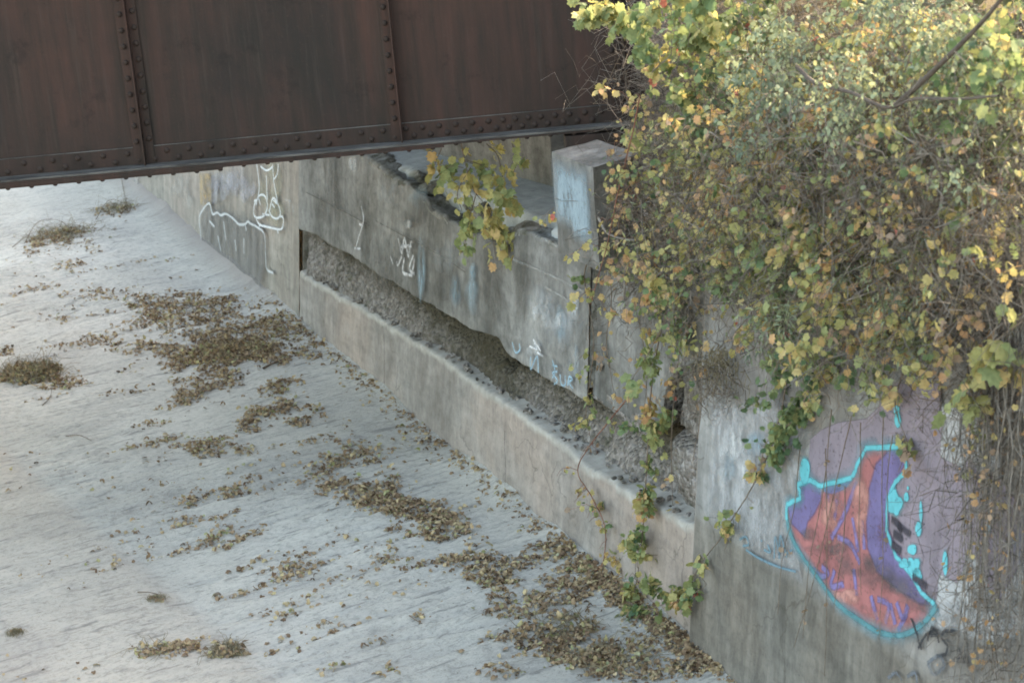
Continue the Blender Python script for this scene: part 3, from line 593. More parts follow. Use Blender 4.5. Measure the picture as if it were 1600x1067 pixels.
blobs('faded_spray', [(875,500,34,40),(850,470,20,26),(700,400,22,30),(610,300,26,24)], pm('pale_wash', (.4, .42, .44), .9, 3, sx=1.3, sy=.6, op=.5), 0, 'pale washed out paint on the upper face')
# far section
blobs('faded_patch', [(362,283,34,26),(340,300,22,22),(388,300,16,24)], pm('lilac', (.42, .42, .47), .8, 3, op=.7), 0, 'pale lilac patch under the girder'); 
blobs('faded_patch', [(425,290,24,52),(432,330,16,26)], pm('olive', (.37, .36, .27), .7, 3, op=.6), 0)
blobs('faded_patch', [(285,290,20,22),(296,312,10,14),(212,290,10,20)], pm('cream', (.42, .4, .37), .8, 3, op=.6), 0)
poly('faded_patch', [(314,272),(332,272),(333,318),(324,322),(316,318)], pm('ochre', (.38, .28, .15), .7, 5, op=.75), 0, .02, 'ochre paint patch under the girder')
poly('grey_buff', [(318,350),(328,322),(336,332),(352,334),(372,345),(395,350),(412,362),(415,400),(410,440),(360,420),(320,400)], pm('greybuff', (.19, .185, .18), .6, 3, sx=1.5, sy=.6, op=.6), 0, .15)
wh = pm('white_line', (.62, .64, .66), .25, 9)
strokes('chalk_drawing', [[(404,256),(408,290),(405,312)],[(419,274),(420,300),(421,312)],[(429,256),(431,285),(437,316)],[(410,260),(420,266),(430,260)],[(438,256),(436,272),(431,280)],[(403,312),(400,322),(400,336),(406,340),(416,336),(421,322),(418,308),(412,304),(406,308),(403,320)],[(424,330),(428,312),(432,310),(438,320),(441,334),(436,341),(428,338),(423,328)],[(413,334),(424,336)],[(402,338),(408,350),(420,354),(438,358),(444,356),(446,344),(444,338),(440,338)],[(407,310),(410,320)],[(404,312),(400,314)],[(430,312),(436,318)],[(428,318),(432,324)],[(408,352),(409,360)],[(436,358),(438,364)]], .017, wh, 0, 'white line drawing of two legs in big shoes')
strokes('chalk_outline', [[(316,400),(316,362),(314,340),(322,324),(330,318),(335,334),(342,332),(348,336),(356,334),(368,342),(376,350),(386,350),(390,346),(396,350),(404,354),(416,366),(418,400),(420,420),(430,426)],[(352,345),(354,360),(356,376)],[(386,350),(388,360)],[(343,368),(348,392)],[(370,374),(372,392)],[(384,372),(384,396)],[(330,345),(338,354)]], .02, pm('grey_line', (.5, .51, .52), .35, 9), 0, 'faded grey white outline below the line drawing')
strokes('chalk_drawing', [[(449,312),(458,314)],[(455,312),(456,332)],[(460,318),(462,332)]], .012, white_f, 0)

# ------------------------------------------------------------------ girder
YG = 20.0
gird = thing('bridge_girder', 'rust brown riveted steel plate girder crossing above the channel', 'bridge girder', (-4, YG, 3.5))
zb = on_y(500, 234, YG)[2]; X1 = on_y(976, 100, YG)[0]; X0 = -17
zf = zb                                                   # top of the flange outer surface near web
AH = .172
def yt(z): return z
m = MB(); m.box(X0, X1-.01, YG, YG+.014, zb+.0, zb+2.3); m.build('web_plate', M_STEEL, gird)
m = MB(); m.box(X0, X1, YG-.016, YG-.0015, zb-.004, zb+AH); m.box(X0, X1, YG+.0155, YG+.03, zb+.0145, zb+AH)
fa = m.build('flange_angle', M_STEEL, gird, bevel=.004)
m = MB(); m.box(X0, X1, YG-.2, YG-.0165, zb-.004, zb+.016); m.box(X0, X1, YG+.031, YG+.2, zb-.004, zb+.016); m.build('flange_leg', M_FLANGE, gird, bevel=.003)
m = MB(); m.box(X0, X1, YG-.0175, YG-.0005, zb+AH+.0005, zb+AH+.0065); m.build('angle_edge', M_FLANGE, gird)
xs = on_y(352, 268, YG)[0]
m = MB(); m.box(X0, X1, YG-.205, YG+.205, zb-.022, zb-.0055); c1 = m.build('cover_plate', M_STEEL, gird)
m = MB(); m.box(X0, X1-1.7, YG-.21, YG+.21, zb-.042, zb-.0235); m.build('cover_plate', M_STEEL, gird)
m = MB(); m.box(X0, xs, YG-.205, YG+.205, zb-.062, zb-.0435); m.build('cover_plate', M_STEEL, gird)
m = MB(); m.box(X0, X1, YG-.22, YG+.22, zb+2.3, zb+2.34); m.box(X0, X1, YG-.02, YG-.002, zb+2.1, zb+2.299); m.build('top_flange', M_STEEL, gird)
def rivet(c, parent, ax=(0, -1, 0), r=.028, n=[0]):
    n[0] += 1
    if n[0] == 1:
        q = MB(); q.dome((0, 0, 0), ax, r); o = q.build('rivet', M_STEEL, None, True); o.location = c; rivet.me = o.data
    else:
        o = bpy.data.objects.new('rivet', rivet.me); C.objects.link(o); o.location = c
    o.parent = parent
    return o
# rivet rows: two staggered rows in the angle, visible ones individually
rx = []
a = [(37,800),(110,753),(187,785),(243,742),(305,775),(361,732),(421,765),(477,721),(536,755),(590,712),(645,748),(718,743),(772,695),(827,728),(874,685),(930,718),(977,678),(1030,710),(1078,668),(1130,702),(1178,658),(1229,690),(1276,650),(1328,682),(1375,641),(1427,672),(1473,632),(1523,662),(1568,622)]
b = [(100,608),(150,644),(203,604),(258,636),(308,594),(347,626),(385,588),(423,619),(462,580),(501,612),(539,573),(577,604),(616,566),(654,597),(690,556),(727,589),(757,550),(786,583),(815,547),(847,577),(875,541),(905,574),(933,535),(965,568),(998,528),(1038,562),(1065,520),(1103,555),(1137,517),(1172,548),(1212,512)]
pxs = [(x/2.963, y/2.963) for x, y in a]+[(530+x/2.963, y/2.963) for x, y in b]
for px, py in pxs:
    p = on_y(px, py, YG-.016); p[2] = zb + (.125 if p[2]-zb > .085 else .055); rivet(tuple(p), fa)
q = MB()
for k in range(60):
    x = X0+.2+k*.2
    if x < on_y(-5, 250, YG)[0]: q.dome((x, YG-.016, zb+(.125 if k % 2 else .055)), (0, -1, 0), .025)
tag(q.build('rivet', M_STEEL, fa, True), None, None, None, 'stuff')
q = MB()
for k in range(84):
    x = X0+.1+k*.215
    if x < X1-.05: q.dome((x, YG-.19, zb-.022-(.02 if x < X1-1.7 else 0)-(.02 if x < xs else 0)), (0, 0, -1), .024)
tag(q.build('rivet', M_STEEL, c1, True), None, None, None, 'stuff')
def stiff(px, py, kind, riv):
    x = on_y(px, py, YG)[0]
    m = MB(); zt_ = zb+2.29; z0 = zb+.016
    if kind == 'tee':
        m.box(x-.095, x-.0, YG-.03, YG-.0165, z0, zt_); m.box(x+.013, x+.095, YG-.028, YG-.0165, z0+.0, zt_)
        m.box(x, x+.012, YG-.115, YG-.0165, z0, zt_)
        cols = (-.056, .062)
    else:
        m.box(x-.085, x+.0, YG-.03, YG-.0165, z0, zt_); m.box(x+.0005, x+.014, YG-.115, YG-.0165, z0, zt_); cols = (-.045,)
    o = m.build('stiffener', M_STEEL, gird, bevel=.003)
    if riv:
        for ci, c in enumerate(cols):
            for k in range(11):
                z = zb+.23+k*.145+(.02 if ci else 0)
                if z < zb+1.78: rivet((x+c, YG-.03, z), o)
    return o
stiff(226, 240, 'tee', True); stiff(626, 205, 'angle', True); stiff(970, 180, 'angle', True)
for x in (-7.1, -9.5, -12, -14.5): 
    m = MB(); m.box(x-.09, x+.09, YG-.03, YG-.0165, zb+.016, zb+2.29); m.box(x-.006, x+.006, YG-.115, YG-.031, zb+.016, zb+2.29); m.build('stiffener', M_STEEL, gird)
# floor beams and end bearing behind the web
for k in range(6):
    x = X1-.35-k*2.6
    m = MB(); m.box(x-.1, x+.1, YG+.21+.02, YG+4.6, zb+.9, zb+.92); m.box(x-.008, x+.008, YG+.035, YG+4.6, zb+.922, zb+1.6); m.box(x-.1, x+.1, YG+.23, YG+4.6, zb+1.601, zb+1.62); m.build('floor_beam', M_STEEL, gird)
m = MB(); m.box(X1+.02, X1+.2, YG+.18, YG+.2, zb-.02, zb+2.3); m.box(X1-.5, X1+.2, YG+.21, YG+.5, zb-.02, zb+.02); m.build('end_plate', M_STEEL, gird)
m = MB(); m.box(X1-.6, X1-.05, YG-.2, YG+.25, zb-.3, zb-.045); m.box(X1-.7, X1, YG-.25, YG+.3, 2.5, zb-.301); m.build('bearing_shoe', M_STEEL, gird, bevel=.01)
m = MB(); m.box(X0, X1+.3, YG+.3, YG+5.2, zb+2.36, zb+2.6); tag(m.build('deck', M_STEEL, gird))

# ------------------------------------------------------------------ bank above the wall
Sg = np.concatenate([np.linspace(-40, -16, 30, endpoint=False), np.arange(-16, 12, .12), np.linspace(12, 60, 30)]); Dg = np.concatenate([np.arange(.28, 9, .12), np.linspace(9, 70, 24)])
SS, DD = np.meshgrid(Sg, Dg)
def bankz(s, d):
    c = np.interp(s, [-40, -16, -6.1, -5.6, -4.2, -3.7, -3.3, -2.6, 60], [4.3, 4.0, 3.66, 2.85, 2.85, 2.7, 2.45, 2.1, 2.1])
    rise = np.interp(s, [-40, -7, -4.5, -3.3, -2.5, 4, 60], [.42, .42, .38, .22, .0, .0, .1])
    far_ = np.interp(s, [-40, -3.2, -1.5, 60], [1, 1, .05, .2])
    d2 = np.clip(d-.3, 0, 5); return c + rise*d2 + .07*far_*np.clip(d-5, 0, 60) + .10*fbm(s*.9, d*.9, 5, 91)*np.clip(d, 0, 1)*far_
BZ = bankz(SS, DD); P = B0 + WD*SS[..., None] - ND*(DD + BAT*2.8)[..., None]; P[..., 2] = BZ
tag(link('bank', mesh_np('bank', P.reshape(-1, 3), grid_faces(*SS.shape), True), None, [M_SOIL]), 'brown earth bank behind the wall', None, None, 'structure')
def bank_pt(s, d):
    p = B0+WD*s-ND*(d+BAT*2.8); p[2] = float(bankz(np.array([s]), np.array([d]))[0]); return p

# ------------------------------------------------------------------ leaf litter and debris on the channel floor
PAT = [(100,378,60,12,8,1.2),(60,396,35,6,15,.6),(112,420,24,9,0,.8),(175,336,26,7,5,.6),(145,392,20,7,0,.5),
(285,482,90,22,4,1.4),(190,468,60,6,3,.7),(150,462,60,6,4,.6),(350,500,110,22,5,.8),(400,520,100,20,6,1),(350,552,85,24,8,1.9),(470,552,48,13,12,1),(440,505,40,10,5,.6),
(230,545,60,9,2,.8),(170,535,50,7,4,.7),(100,545,45,5,5,.4),(95,598,40,10,5,.8),(10,552,14,7,0,.8),(330,598,60,13,18,1),(280,625,50,6,18,.8),(195,582,16,5,0,.4),
(422,640,40,16,12,1.1),(388,662,18,14,0,.8),(240,690,36,7,14,.8),(310,690,45,9,10,.8),(330,702,40,9,10,.9),(480,652,32,14,10,1),(388,703,22,8,0,.6),(240,720,20,4,10,.4),(200,700,22,4,12,.3),(425,608,30,9,14,.6),
(530,718,60,11,6,1.1),(500,740,22,10,0,.5),(560,764,60,16,0,1.5),(600,788,46,16,-5,1.5),(660,800,62,16,-6,1.6),(612,752,12,24,0,.8),(690,830,42,15,8,1.2),(665,838,22,8,0,.5),(560,705,30,8,0,.5),
(330,772,62,6,20,.9),(358,768,32,8,14,.8),(285,780,14,7,0,.5),(350,805,36,7,25,.6),(300,815,26,9,0,.7),(340,835,26,7,22,.7),(372,845,48,5,20,.7),(400,838,20,5,20,.4),
(462,890,40,9,18,.9),(390,882,26,5,20,.4),(600,862,22,9,-10,.5),(600,880,22,8,0,.5),(540,840,14,5,0,.3),(650,885,34,8,8,.6),(722,878,42,14,5,1.2),(765,902,42,16,-8,1.2),(800,880,50,12,4,1),(855,862,40,12,8,1),(900,868,36,18,-20,1.1),(880,850,20,8,-20,.5),
(780,935,16,22,0,.7),(850,938,34,14,0,.9),(815,962,56,8,4,.8),(890,915,40,26,-20,1.3),(935,900,30,18,-30,1.3),(965,930,44,18,-30,1.6),(1000,955,40,14,-30,1.2),(745,850,18,5,0,.3),
(465,955,36,7,18,.6),(430,968,30,4,18,.3),(280,1016,56,9,10,.9),(480,985,56,4,18,.5),(600,1050,18,12,20,.6),(520,1050,30,5,20,.4),(660,965,14,6,-10,.3),(715,1026,14,5,15,.3),(445,1018,30,5,15,.4),
(870,1000,60,14,10,1.1),(900,1025,80,20,0,1.2),(780,1056,36,8,0,.7),(945,1035,60,18,-5,1),(1035,990,60,14,-20,.9),(1085,1015,60,20,-25,1.1),(1130,1050,60,14,-28,1.1),(1000,1056,70,10,0,.9),(1055,1045,50,14,0,.8),(1030,1015,60,20,-10,.4),(1150,1060,30,8,-30,.8),(60,455,50,6,8,.5),(225,508,50,6,6,.6),(300,590,40,6,10,.6),(500,520,24,8,0,.6),(250,655,45,6,14,.5),(440,600,30,9,8,.8),(200,610,40,5,8,.5),(130,500,60,5,8,.4),(560,690,35,7,8,.6),(840,830,30,6,5,.4),(620,830,20,6,10,.4),(240,760,30,5,18,.3),(360,930,30,5,18,.3),(540,900,24,5,15,.3),(520,985,40,5,18,.5),(800,1000,50,10,8,.8),(600,1000,30,4,15,.3)]
pp, hh = [], []
for (cx, cy, rx, ry, an, dens) in PAT:
    dist = np.linalg.norm(on_z(cx, cy)[:2]); n = int(dens*rx*ry*.52*(dist/20)**1.2*1.2)
    r = np.sqrt(rng.uniform(0, 1, n)); t = rng.uniform(0, 6.283, n)
    e_ = 1+.35*np.abs(rng.normal(size=n))*(rng.uniform(size=n) < .3); x = r*np.cos(t)*rx*1.04*e_; y = r*np.sin(t)*ry*1.04*e_; c_, s_ = math.cos(R_(-an)), math.sin(R_(-an))
    px = cx+x*c_-y*s_; py = cy+x*s_+y*c_
    keep = (fbm(px*.05+cx, py*.16+cy, 3, 5)+.32-.45*r) > rng.uniform(-.35, .25, n)
    for a_, b_, k_ in zip(px, py, keep):
        if k_:
            g = on_z(a_, b_); 
            if dwall(g[0], g[1]) > .03: pp.append((g[0], g[1]))
for _ in range(1500):                               # stray leaves
    g = on_z(random.uniform(0, 1200), random.uniform(330, 1067))
    if dwall(g[0], g[1]) > .05 and vn(g[0]*.9, g[1]*.9, 3) > .45: pp.append((g[0], g[1]))
for _ in range(260):                                # thin strings of leaves caught behind the ridges
    g = on_z(random.uniform(60, 1150), random.uniform(400, 1067)); L_ = random.uniform(.2, 1.3)
    if vn(g[0]*.6, g[1]*.6, 11) < .42: continue
    for _k in range(int(L_*random.uniform(8, 30))):
        a_ = random.uniform(-.5, .5)*L_; b_ = random.gauss(0, .035); x_, y_ = g[0]+a_*ca-b_*sa, g[1]+a_*sa+b_*ca
        if dwall(x_, y_) > .05: pp.append((x_, y_))
for _ in range(900):                                # leaves caught along the foot of the wall
    s = random.uniform(-9, 6); d = abs(random.gauss(.02, .12))+.03; g = W3(s, 0, d)
    if s < 4 or random.random() < .4: pp.append((g[0], g[1]))
pp = np.array(pp); n = len(pp)
z = gheight(pp[:, 0], pp[:, 1])[0]+rng.uniform(.002, .035, n)
N = rdir(n)*.55+np.array((0, 0, 1)); Y = rdir(n)*np.array((1, 1, .35))
hue = np.clip(rng.beta(2, 2, n)*.95 + .1*fbm(pp[:, 0]*2, pp[:, 1]*2, 2, 8), 0, 1)
V, F, Hq = leaf_mesh(CURL, np.column_stack([pp, z]), Y, N, rng.uniform(.02, .07, n), hue)
tag(link('leaf_litter', mesh_np('leaf_litter', V, F, True, None, {'hue': Hq}), None, [M_DRY]), 'dry brown fallen leaves drifted across the channel floor', 'leaf litter', None, 'stuff')
# debris clumps
def clump(px, py, rad, hgt, nst, label, leafn=0, name='debris_clump', thick=.0035, spread=1.0, group=None):
    g = on_z(px, py); c = np.array((g[0], g[1], gz(g[0], g[1])))
    t = thing(name, label, 'debris' if name == 'debris_clump' else 'weed', tuple(c), group); paths = []
    for k in range(nst):
        a = random.uniform(0, 6.283); r = rad*math.sqrt(random.random()); b = c+np.array((math.cos(a)*r, math.sin(a)*r*.8, random.random()*hgt*.5*(1-r/rad)))
        d = rdir(1)[0]*np.array((1, 1, .5)); L = random.uniform(.3, 1)*rad*spread; q = []
        for i in range(5):
            q.append(b+d*L*i/4 + np.array((0, 0, hgt*.5*math.sin(i/4*3.1))))
            d = d+rdir(1)[0]*.25
        paths.append((np.array(q), np.linspace(thick, thick*.4, 5)))
    V, F = tubes(paths, 3); link('stalks', mesh_np('stalks', V, F), t, [M_DEBRIS])
    if leafn:
        a = rng.uniform(0, 6.283, leafn); r = rad*np.sqrt(rng.uniform(0, 1, leafn)); P_ = c+np.stack([np.cos(a)*r, np.sin(a)*r*.8, rng.uniform(0, 1, leafn)*hgt*(1-.6*r/rad)], 1)
        V, F, Hq = leaf_mesh(CURL, P_, rdir(leafn), rdir(leafn)+np.array((0, 0, .6)), rng.uniform(.03, .07, leafn), rng.uniform(.1, .95, leafn))
        link('leaves', mesh_np('leaves', V, F, True, None, {'hue': Hq}), t, [M_DRY])
    return t
clump(45, 588, .42, .22, 300, 'rounded mound of matted dry grass and leaves at the left edge', 420)
clump(350, 552, .6, .07, 120, 'widest low heap of matted grass amid the leaves by the wall joint', 500)
clump(100, 372, .5, .16, 260, 'heap of dry leaves and bent stalks high up at the far left', 200)
clump(180, 330, .38, .16, 160, 'spiky wisp of dry twigs just below the girder', 60)
clump(355, 1021, .17, .1, 110, 'dark tuft of matted roots low in the picture, beside a leaf strip', 70)
clump(25, 996, .075, .07, 90, 'small green tuft in the bottom left corner', 8, 'grass_tuft', .002)
clump(246, 940, .09, .06, 90, 'small grey tuft with a curved stalk beside it', 8, 'grass_tuft', .002)
clump(870, 985, .35, .05, 110, 'flattened grey mat of dead grass and leaves below the wall foot', 160)
clump(950, 1030, .4, .05, 110, 'flattened grass mat at the bottom edge of the picture', 200)
clump(240, 1020, .2, .05, 60, 'dark leafy strip left of the matted root tuft', 60)
def stick(pts, r, label, mat=None, group=None):
    q = []
    for x, y, zz in pts: g = on_z(x, y, zz); q.append(np.array((g[0], g[1], gz(g[0], g[1])+zz+r)))
    q = smoothpts(q, 5); o_ = q[0]
    V, F = tubes([(q, np.linspace(r, r*.4, len(q)))], 6)
    o = link('stick', mesh_np('stick', V, F), None, [mat or M_STEM]); return tag(o, label, 'stick', group)
stick([(412,577,.0),(432,566,.01),(458,557,.0)], .016, 'short dark stick lying near the wall joint')
stick([(103,680,0),(125,682,.02),(143,687,0)], .006, 'thin twig alone on the bare floor left of the leaf strips')
stick([(216,928,0),(235,930,.04),(255,934,0)], .006, 'curved thin twig above the small grey tuft')
stick([(36,385,0),(60,352,.2),(95,352,.25),(118,372,0)], .006, 'arching thin stalk rising from the far left leaf heap')
stick([(20,392,0),(50,366,.12),(85,368,.2)], .005, 'lower arching thin stalk at the far left leaf heap')
stick([(150,345,0),(172,312,.25),(205,325,.1)], .006, 'bent bare stalk over the wisp of twigs by the girder')
stick([(66,632,0),(78,618,.03),(82,600,0)], .006, 'thin twig poking from the mound at the left edge')
stick([(335,930,0),(341,927,.02),(345,930,0)], .018, 'short dark chip of wood on bare floor')
stick([(640,967,0),(658,972,.03),(668,978,0)], .006, 'thin twig beside a few leaves low in the centre')
stick([(780,888,0),(774,920,.02),(785,945,0)], .004, 'thin grey root lying by the leaf drift')
stick([(186,262,0),(200,330,.02),(204,322,.12)], .006, 'upright grey twig at the foot of the far wall')

# ------------------------------------------------------------------ plants
G_ = np.array((0, 0, -1.0))
def walk(a, b, n=14, sag=0.0, wig=.03):
    a, b = np.array(a, float), np.array(b, float); t = np.linspace(0, 1, n)[:, None]; L = np.linalg.norm(b-a)
    p = a*(1-t)+b*t; p[:, 2] += (sag*L*np.sin(t*math.pi))[:, 0]
    w_ = np.cumsum(rng.normal(size=(n, 3)), axis=0); w_ -= w_[0]*(1-t)+w_[-1]*t; return p+w_*wig*L/math.sqrt(n)
def foliage(paths, per, size, hue, hj, tpl, mat, parent, frm=.15, spread=.05, outward=.7, down=.7, name='leaves', even=False):
    P_, Yd, Hh_ = [], [], []
    for pts, rad in paths:
        L = np.sum(np.linalg.norm(np.diff(pts, axis=0), axis=1)); k = rng.poisson(max(L*per*(1-frm), .5)*(1 if even else rng.choice([.05, .3, .8, 1.4, 2.6], p=[.25, .2, .2, .2, .15]))); 
        if k == 0: continue
        t = frm+(1-frm)*rng.uniform(0, 1, k)**.85; i = t*(len(pts)-1); i0 = np.minimum(i.astype(int), len(pts)-2); f = (i-i0)[:, None]
        q = pts[i0]*(1-f)+pts[i0+1]*f; dd = pts[i0+1]-pts[i0]; dd /= np.linalg.norm(dd, axis=1)[:, None]+1e-9
        off = rdir(k)*spread; P_.append(q+off); Yd.append(dd*.5+rdir(k)*.7+G_*down+off/spread*.5); hb_ = hue+rng.normal()*hj
        Hh_.append(hb_+rng.normal(size=k)*hj*.9)
    if not P_: return
    P_ = np.concatenate(P_); Yd = np.concatenate(Yd); hu = np.where(rng.uniform(size=sum(map(len, Hh_))) < .004, 1.0, np.clip(np.concatenate(Hh_)-.03, .02, .9)); n = len(P_)
    Nn = ND*outward*.6+np.array((0, 0, .5))+rdir(n)*.95
    sz = size*(.35+.85*rng.beta(1.6, 2.2, n))
    V, F, Hq = leaf_mesh(tpl, P_, Yd, Nn, sz, hu)
    return link(name, mesh_np(name, V, F, True, None, {'hue': Hq}), parent, [mat])
def plant(name, label, cat, anchor, targets, r=.006, sub=3, sublen=.3, per=26, size=.08, hue=.45, hj=.1, tpl=GRAPE, lm=None, sm=None, sag=.12, wig=.22, group=None, frm=.2, spread=.05, down=.7, hang=.6, subwig=.3):
    per *= .9; sub *= 1.6; r *= .7; size *= (.86 if lm is None else .76) if size < .1 else .66; hue -= .05
    t = thing(name, label, cat, tuple(anchor), group); main, subs = [], []
    for tg in targets:
        p = walk(anchor, tg, 18, sag, wig); main.append((p, np.linspace(r, r*.35, 18)))
        L = np.linalg.norm(np.array(tg)-anchor)
        for k in range(int(sub*max(L, .4))):
            i = random.randint(5, 17); d = rdir(1)[0]*.8 + ND*.35 + G_*hang; d /= np.linalg.norm(d); l_ = sublen*random.uniform(.4, 1.3)
            q = walk(p[i], p[i]+d*l_, 8, .1*random.choice((-1, 1)), subwig); subs.append((q, np.linspace(r*.45, r*.2, 8)))
    V, F = tubes(main+subs, 4); link('stems', mesh_np('stems', V, F), t, [sm or M_STEM])
    if per > 0: foliage(main, per*.45, size, hue, hj, tpl, lm or M_LEAF, t, frm, spread, down=down) if not subs else foliage(subs+[(p[int(len(p)*frm):], rr) for p, rr in main if len(p)], per, size, hue, hj, tpl, lm or M_LEAF, t, .05, spread, down=down)
    return t
def px_path(pts, off):                                   # smooth path through measured places at a real distance off the wall
    q = np.array([P3(x, y, off if np.isscalar(off) else off[i]) for i, (x, y) in enumerate(pts)]); return smoothpts(q, 6)
def vine(label, pts, off, r=.005, per=30, size=.07, hue=.5, hj=.1, sublen=.14, sub=8, tpl=GRAPE, lm=None, sm=None, group=None, name='vine', cat='vine', down=.7, spread=.04, frm=0.0):
    p = px_path(pts, off); p = p+np.cumsum(rng.normal(size=p.shape), axis=0)*.002; t = thing(name, label, cat, tuple(p[0]), group); L = np.sum(np.linalg.norm(np.diff(p, axis=0), axis=1)); subs = []
    for k in range(int(sub*L)):
        i = random.randint(int(len(p)*frm), len(p)-1); d = rdir(1)[0]+G_*.45+ND*.3; d /= np.linalg.norm(d); subs.append((walk(p[i], p[i]+d*sublen*random.choice((.5, .8, 1.2, 2.0)), 6, .1, .25), np.linspace(r*.5, r*.25, 6)))
    V, F = tubes([(p, np.linspace(r, r*.5, len(p)))]+subs, 4); link('stem', mesh_np('stem', V, F), t, [sm or M_STEM])
    if per > 0: foliage(subs, per*1.5, size*1.1, hue, hj, tpl, lm or M_LEAF, t, .0, spread, down=down)
    return t
# vine hanging from the girder
t = thing('vine', 'yellow grape vine hanging from under the girder in front of the shelf', 'vine', tuple(on_y(740, 222, 20.35)))
mp = []
for pts in ([(720,222),(728,260),(742,300),(765,330),(770,370),(775,408)],[(690,232),(682,250),(676,268)],[(760,225),(778,245),(788,290),(800,330)],[(800,225),(808,250),(802,270)],[(735,262),(715,300),(722,330)],[(725,262),(700,262),(690,290)],[(742,300),(775,300),(795,320)],[(745,300),(735,335),(730,365),(722,395)],[(770,340),(790,370),(798,400)],[(728,250),(760,262),(772,280)]):
    p = smoothpts([on_y(x, y, 20.35+random.uniform(-.15, .15)) for x, y in pts], 5); mp.append((p, np.linspace(.005, .003, len(p))))
V, F = tubes(mp, 4); link('stem', mesh_np('stem', V, F), t, [M_STEM]); foliage(mp, 42, .125, .5, .07, GRAPE, M_LEAF, t, .0, .07, even=True)

AN = lambda px, off=-.35, z=None: bank_pt(on_w(px, 400)[0] if z is None else z, -off)
def crest_anchor(px, d=.5):                              # the point of the bank above the wall nearest to that bearing
    best = None
    for s in np.arange(-16, -3.9, .1):
        p = bank_pt(s, d); f = p[1]*cp_-(p[2]-H)*sp_; x = p[0]/f*FPX; y = (-p[1]*sp_-(p[2]-H)*cp_)/f*FPX; X = 800+x*cr_+y*sr_
        if best is None or abs(X-px) < best[0]: best = (abs(X-px), p, s)
    return best[1]
# --- named hanging vines
vine('leafy vine trailing down the dark gap at the end of the upper face', [(925,385),(915,430),(922,480),(930,530),(925,590),(918,640),(925,680)], .06, .006, 40, .06, .5, .13)
vine('long leafy vine falling over the cavity to the floor right of the ledge', [(1045,470),(1025,560),(1015,640),(1012,700),(1008,760),(1005,820),(1000,880),(990,935)], .1, .007, 70, .06, .45, .13, .16, 12)
vine('thinner vine crossing the ledge with red leaves near its foot', [(1000,600),(935,680),(905,735),(930,780),(948,820),(945,880),(915,905)], .09, .006, 30, .06, .6, .17, .16, 7, sm=M_REDST)
vine('vine creeping along the foot of the wing wall', [(975,935),(1010,950),(1050,938),(1075,930),(1100,915)], .16, .006, 60, .07, .45, .12, .12, 12)
vine('vine slanting down the wing wall edge towards the creeping one', [(1230,590),(1218,650),(1200,710),(1175,760),(1150,800),(1125,840),(1095,880),(1075,915)], .12, .006, 34, .075, .48, .12, .12, 9)
vine('yellow leafed vine tip hanging alone above the cavity end', [(1040,500),(1010,560),(988,600),(983,640)], .35, .004, 16, .13, .42, .05, .08, 5)
vine('orange leafed spray reaching left over the end panel', [(1080,420),(1030,450),(985,472),(955,500)], .4, .004, 36, .085, .68, .05, .1, 8)
vine('small yellow sprig in front of the painted pedestal', [(940,372),(925,345),(905,310),(875,320),(850,340)], .25, .004, 14, .07, .55, .08, .08, 4)
vine('vine with yellow leaves climbing in front of the girder end', [(1000,250),(975,200),(950,160),(955,120),(985,60)], .35, .004, 14, .08, .55, .08, .1, 5)
vine('yellow green leafed vine hanging across the top edge beside the girder', [(1060,-20),(1030,10),(995,20),(970,25),(960,45)], .5, .006, 50, .09, .36, .07, .2, 12)
vine('grape vine with broad yellow green leaves below the top edge', [(1110,-20),(1090,20),(1080,50),(1060,75),(1050,40)], .5, .006, 50, .09, .38, .07, .2, 12)
vine('broad leafed yellow vine on the right side of the wall', [(1600,500),(1560,530),(1530,570),(1510,620),(1520,660)], .5, .005, 26, .13, .48, .08, .18, 7)
vine('trailing vine over the upper right of the graffiti', [(1420,560),(1400,620),(1405,660),(1415,700),(1400,740)], .18, .005, 34, .085, .55, .14, .14, 8)
vine('green trailing vine left of the graffiti top', [(1290,560),(1265,610),(1240,660),(1200,690),(1190,740)], .2, .006, 60, .06, .3, .12, .2, 12)
vine('vine with small yellow leaves at the right of the mauve paint', [(1530,600),(1535,660),(1520,700),(1515,730)], .2, .004, 40, .06, .48, .08, .12, 9)
vine('dry vine with a few yellow leaves across the pedestal side', [(1000,150),(985,220),(965,300),(950,380),(935,440),(925,480)], .5, .006, 14, .07, .62, .12, .16, 5, sm=M_REDST)
# bare vines hanging down the wing wall
G1 = 'bare vines hanging in front of the graffiti'
for (x, y0, x1, y1), lb_ in zip([(1300,640,1255,1000),(1330,650,1240,1010),(1290,700,1285,1060),(1345,660,1350,930),(1380,640,1372,1000),(1250,700,1215,960),(1395,680,1385,860),(1320,760,1300,960)], ['longest bare vine crossing the left half of the salmon shape', 'bare vine slanting down left from the salmon shape top to the tag', 'bare vine falling straight along the left third of the salmon shape', 'short bare vine ending on the lower middle of the salmon shape', 'bare vine falling past the bottom edge of the salmon shape', 'leftmost bare vine, passing over the violet corner of the graffiti', 'shortest bare vine, over the violet crescent', 'thin bare vine starting below the dip in the cyan outline']):
    vine(lb_, [(x,y0),((x*2+x1)/3+random.uniform(-6,6),(y0*2+y1)/3),((x+x1*2)/3+random.uniform(-6,6),(y0+y1*2)/3),(x1,y1)], .12, .004, 3, .04, .9, .03, .05, 3, group=G1, name='bare_vine')
G2 = 'bare dry vines at the right edge'
